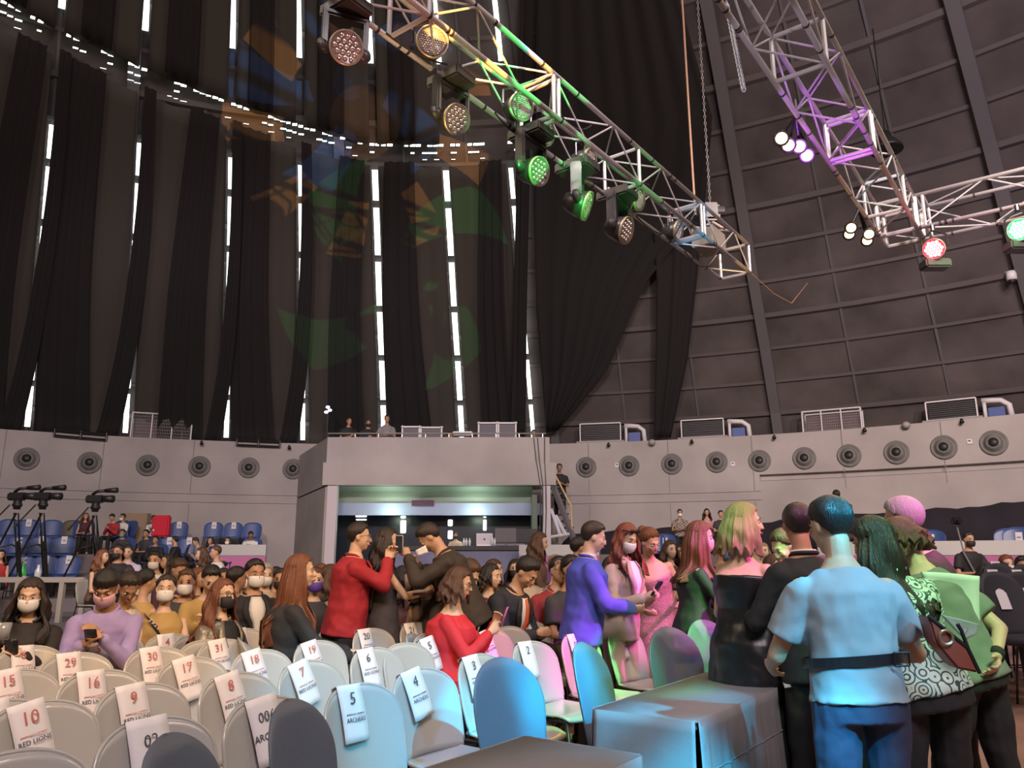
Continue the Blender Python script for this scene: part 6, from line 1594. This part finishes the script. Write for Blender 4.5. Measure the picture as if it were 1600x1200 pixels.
# standing background people
for a in [
 ('sf', 845, 830, 9.6, 100, 'brown', 'brown', 'c', None, 'standing left of the gallery column', 0, .8),
 ('s', 905, 838, 8.6, 75, 'black', 'black', 'b', None, 'standing behind the blue blazer', 0, .8),
 ('s', 1062, 795, tier_y(1062, 22.5), 180, 'plaid', 'black', 'b', 'white', 'standing on the tier before the black curtain', 1.2, .7),
 ('sf', 1104, 794, tier_y(1104, 22.5), 190, 'pink', 'dark', 'a', None, 'standing on the tier right of the plaid shirt', 1.2, .7),
 ('s', 1126, 797, tier_y(1126, 22.5), 170, 'dark', 'dark', 'a', None, 'third standing on the tier before the curtain', 1.2, .7),
 ('s', 1306, 765, tier_y(1306, 22), 10, 'black', 'black', 'b', None, 'standing high before the right wall, back turned', 1.2, .8),
 ('s', 1326, 787, tier_y(1326, 22), 175, 'dark', 'black', 'b', None, 'standing beside the tall back turned figure', 1.0, .7),
 ('s', 1512, 830, 13.5, 175, 'black', 'black', 'b', 'black', 'standing with a camera pole before the pink banner', 0, .8),
 ('s', 546, 652, YF+1.0, 150, 'black', 'black', 'b', None, 'first on the gallery with folded arms', TZ-1.0, .6),
 ('s', 576, 655, YF+1.1, 160, 'black', 'black', 'b', 'black', 'second on the gallery, black clad', TZ-1.0, .6),
 ('s', 605, 648, YF+.9, 170, 'grey', 'black', 'b', None, 'third on the gallery before the bright slot', TZ-1.0, .6),
 ('s', 665, 672, YF+1.3, 180, 'dark', 'black', 'b', None, 'crouched low between the gallery cases', TZ-1.45, .6),
 ('s', 703, 674, YF+1.3, 180, 'brown', 'black', 'b', None, 'low figure left of the long white gallery box', TZ-1.5, .6),
 ('s', 729, 675, YF+1.3, 180, 'dark', 'brown', 'b', None, 'low figure above the long white gallery box', TZ-1.5, .6),
 ('s', 834, 671, YF+1.0, 180, 'dark', 'black', 'b', None, 'low figure at the right end of the gallery', TZ-1.4, .6),
 ('s', 874, 724, 23.6, 190, 'black', 'black', 'd', None, 'hands on hips on the steel stairs', 2.4, .6),
 ('s', 712, 831, YD+1.0, 180, 'beige', 'black', 'b', 'black', 'behind the control desk bottles', .75, .6),
 ('s', 759, 833, YD+1.3, 180, 'dark', 'black', 'b', None, 'hidden behind the laptop on the desk', .75, .6),
 ]:
    crowd(a[0], a[1], a[2], a[3], a[4], a[5], a[6], a[7], a[8], a[9], a[10], lim=(a[11], 1.15))
# any template not yet used is removed
for k, (t, i) in TPL.items():
    if k not in first_use:
        for ch in list(t.children): bpy.data.objects.remove(ch)
        bpy.data.objects.remove(t)
    elif '_free' in t: del t['_free']

# --- video cameras on tripods
def tripod_cam(px, pyb, Y, label, foot):
    b = at_y(px, pyb, Y); t = thing('video_camera', label, 'video camera', (b.x, b.y, foot)); H = b.z-foot; K_ = .62
    t.rotation_euler = (0, 0, 0)
    bm = B(); box(bm, (-.03, 0, H+.09), (.40, .15, .18), bev=.03); obj('camera_body', bm, M_black, t)
    bm = B(); tube(bm, [(.12, 0, H+.1), (.40, -.03, H+.09)], [.07, .085], 12); obj('lens_barrel', bm, M_black, t, True)
    bm = B(); tube(bm, [(-.1, 0, H+.19), (0, -.02, H+.26), (.2, -.03, H+.28)], .035, 8); tube(bm, [(.2, -.03, H+.28), (.48, -.05, H+.29)], [.045, .065], 8); obj('top_handle', bm, M_black, t, True)
    bm = B(); tube(bm, [(0, 0, H+.02), (0, 0, H-.2)], [.09, .07], 10); ell(bm, (0, 0, H-.1), (.11, .1, .07)); obj('fluid_head', bm, M_black, t, True)
    bm = B(); tube(bm, [(-.1, -.1, H-.1), (-.38, -.25, H-.55)], .018, 6); tube(bm, [(-.35, -.23, H-.5), (-.42, -.27, H-.62)], .028, 8); obj('pan_handle', bm, M_black, t)
    for a in (200, 330, 90):
        q = math.radians(a); f = V((.48*math.cos(q), .4*math.sin(q), 0)); bm = B()
        o1 = V((-math.sin(q), math.cos(q), 0))*.05
        tube(bm, [V((0, 0, H-.28))+o1, f+o1*.5], .014, 6); tube(bm, [V((0, 0, H-.28))-o1, f-o1*.5], .014, 6); tube(bm, [f*.45+V((0, 0, (H-.28)*.55)), f], .022, 6); obj('leg', bm, M_dark, t)
    bm = B(); 
    for a in (200, 330, 90): q = math.radians(a); tube(bm, [(0, 0, H*.42), (.33*math.cos(q), .28*math.sin(q), H*.36)], .014, 5)
    obj('spreader', bm, M_dark, t)
    return t
tripod_cam(28, 782, 17.6, 'black video camera on tripod, nearest the left frame edge', 1.0)
tripod_cam(68, 782, 17.6, 'black video camera on tripod, second from the left edge', 1.0)
tripod_cam(150, 786, 17.8, 'black video camera on tripod beside the red haired tier figure', 1.0)
p = at_y(1494, 818, 13.4); t = thing('camera_pole', 'small camera on a thin pole before the pink banner', 'camera pole', (p.x, p.y, 0))
bm = B(); tube(bm, [(0, 0, p.z), (.06, -.02, 1.5), (.28, -.1, .9)], .014, 6); obj('pole', bm, M_steel, t)
bm = B(); box(bm, (0, 0, p.z+.04), (.16, .1, .12), bev=.02); tube(bm, [(0, -.05, p.z+.04), (0, -.14, p.z+.04)], .04, 10); obj('camera_body', bm, M_dark, t)
# padded chairs at right
pad0 = make_chair('padded_chair', 'x', M_pad, 'padded black chairs at the right edge')
for ch in list(pad0.children):
    if ch.name.startswith('backrest') and 'rim' not in ch.name: ch.modifiers[0].thickness = .05
    if ch.name.startswith('seat') and 'frame' not in ch.name: ch.modifiers[0].thickness = .05
fp = True
for k, (px, py, ro, l) in enumerate([(1552, 893, .0, 'padded black chair with two papers nearest the green t-shirt person'), (1590, 893, .0, 'padded black chair at the right edge with a paper'), (1556, 880, 0, 'padded chair behind, under the bare shouldered figure'), (1600, 882, 0, 'padded chair in the second row at the right edge')]):
    Y = (8.0, 8.3, 9.0, 9.3)[k]; p = at_y(px, py, Y); c = pad0 if fp else dup(pad0); fp = False; c['label'] = l
    c.rotation_euler = (0, 0, yr(195)); sc_ = max(1.0, min(1.7, p.z/.86)); c.scale = (1.08, 1.08, sc_); q = Matrix.Rotation(yr(195), 3, 'Z') @ V((0, -.3, 0)); c.location = (p.x-q.x, p.y-q.y, 0)
    if k < 3:
        s_ = thing('seat_paper', 'white printed paper on the ' + l, 'paper', c.location, yr(195)); s_.scale = (1.08, 1.08, sc_); s_['label'] = ' '.join(s_['label'].split()[:16])
        bm = B(); grid(bm, [[V((x, -.33, .85)) for x in (-.06, .06)], [V((x, -.29, .872)) for x in (-.06, .06)], [V((x-.01, -.19, .62)) for x in (-.06, .06)]]); o = obj('paper_sheet', bm, M_sheet, s_); solid(o, .002)
# empty grey chairs between the seated rows
for n_, (px, py, Y, l) in enumerate([(97, 944, 5.9, 'grey chair between the hoodie and the black top people'), (12, 950, 6.0, 'grey chair behind the black top person'), (670, 922, 6.3, 'grey chair behind the red dress hair'), (322, 962, 5.8, 'olive lit chair left of the grey jacket'), (630, 938, 5.6, 'grey chair between dark dress and red dress'), (1232, 948, 5.3, 'purple lit chair between green sequins and cyan shirt'), (792, 935, 6.9, 'cream chair behind the orange tie person')]):
    p = at_y(px, py, Y); q = Matrix.Rotation(FACE, 3, 'Z') @ V((0, -.29, 0)); put(chair0, (p.x-q.x, p.y-q.y, 0), FACE, l)

# coloured beams over the people and chairs
CY = (.0, .60, 1); GR = (.03, 1, .12); MG = (1, .08, .75)
spot('cyan_wash', (5.5, -2.5, 6.3), (-.15, 4.6, .7), 14, 5200, CY, .55, .08)
spot('cyan_wash', (1.2, -2.5, 5.6), (.93, 3.1, .45), 9, 11000, CY, .5, .08)
spot('cyan_beam', (5.2, -1.0, 6.3), (.05, 4.35, .75), 4.2, 9000, CY, .5, .05)
spot('cyan_beam', (5.0, -1.4, 6.3), (.42, 4.05, .8), 4.5, 11000, CY, .5, .05)
spot('cyan_beam', (1.0, -3.8, 5.6), (1.42, 3.2, 1.25), 7, 800, CY, .8, .1)
spot('cyan_beam', (-2.5, 1.0, 6.2), (-.45, 4.2, .8), 9, 1500, (.1, .4, 1), .6, .06)
spot('cyan_beam', (6.0, 0, 6.3), (1.5, 5.6, .9), 8, 900, CY, .6, .06)
spot('green_beam', (4.8, .9, 6.2), (.9, 6.15, .62), 5, 9000, GR, .4, .05)
spot('green_beam', (-1.5, -1.0, 6.2), (1.33, 4.65, 1.68), 2.3, 1700, GR, .5, .05)
spot('green_beam', (2.2, -1.0, 6.2), (2.0, 3.75, 1.4), 8, 1500, GR, .5, .05)
spot('green_beam', (6.0, 1.6, 6.2), (1.75, 5.3, .7), 7, 5000, GR, .6, .05)
spot('green_beam', (3.2, 0.2, 6.2), (.2, 5.4, 0), 9, 2500, GR, .5, .05)
spot('magenta_beam', (7.0, 2.0, 6.2), (1.45, 5.6, 1.3), 8, 6000, MG, .6, .05)
spot('magenta_beam', (6.5, 1.5, 6.2), (1.2, 6.8, 1.1), 6, 5000, MG, .6, .05)
spot('magenta_beam', (5.5, -1.6, 6.2), (2.13, 4.25, 1.65), 4.5, 5000, MG, .5, .05)
spot('magenta_beam', (4.5, 1.0, 6.2), (1.42, 4.6, 1.5), 3.5, 2500, MG, .6, .05)
spot('magenta_beam', (5.0, 1.2, 6.2), (.1, 6.4, .7), 5, 2500, MG, .5, .05)
spot('violet_beam', (6.5, 2.5, 6.2), (.7, 6.4, 1.1), 7, 1500, (.3, .15, 1), .6, .05)
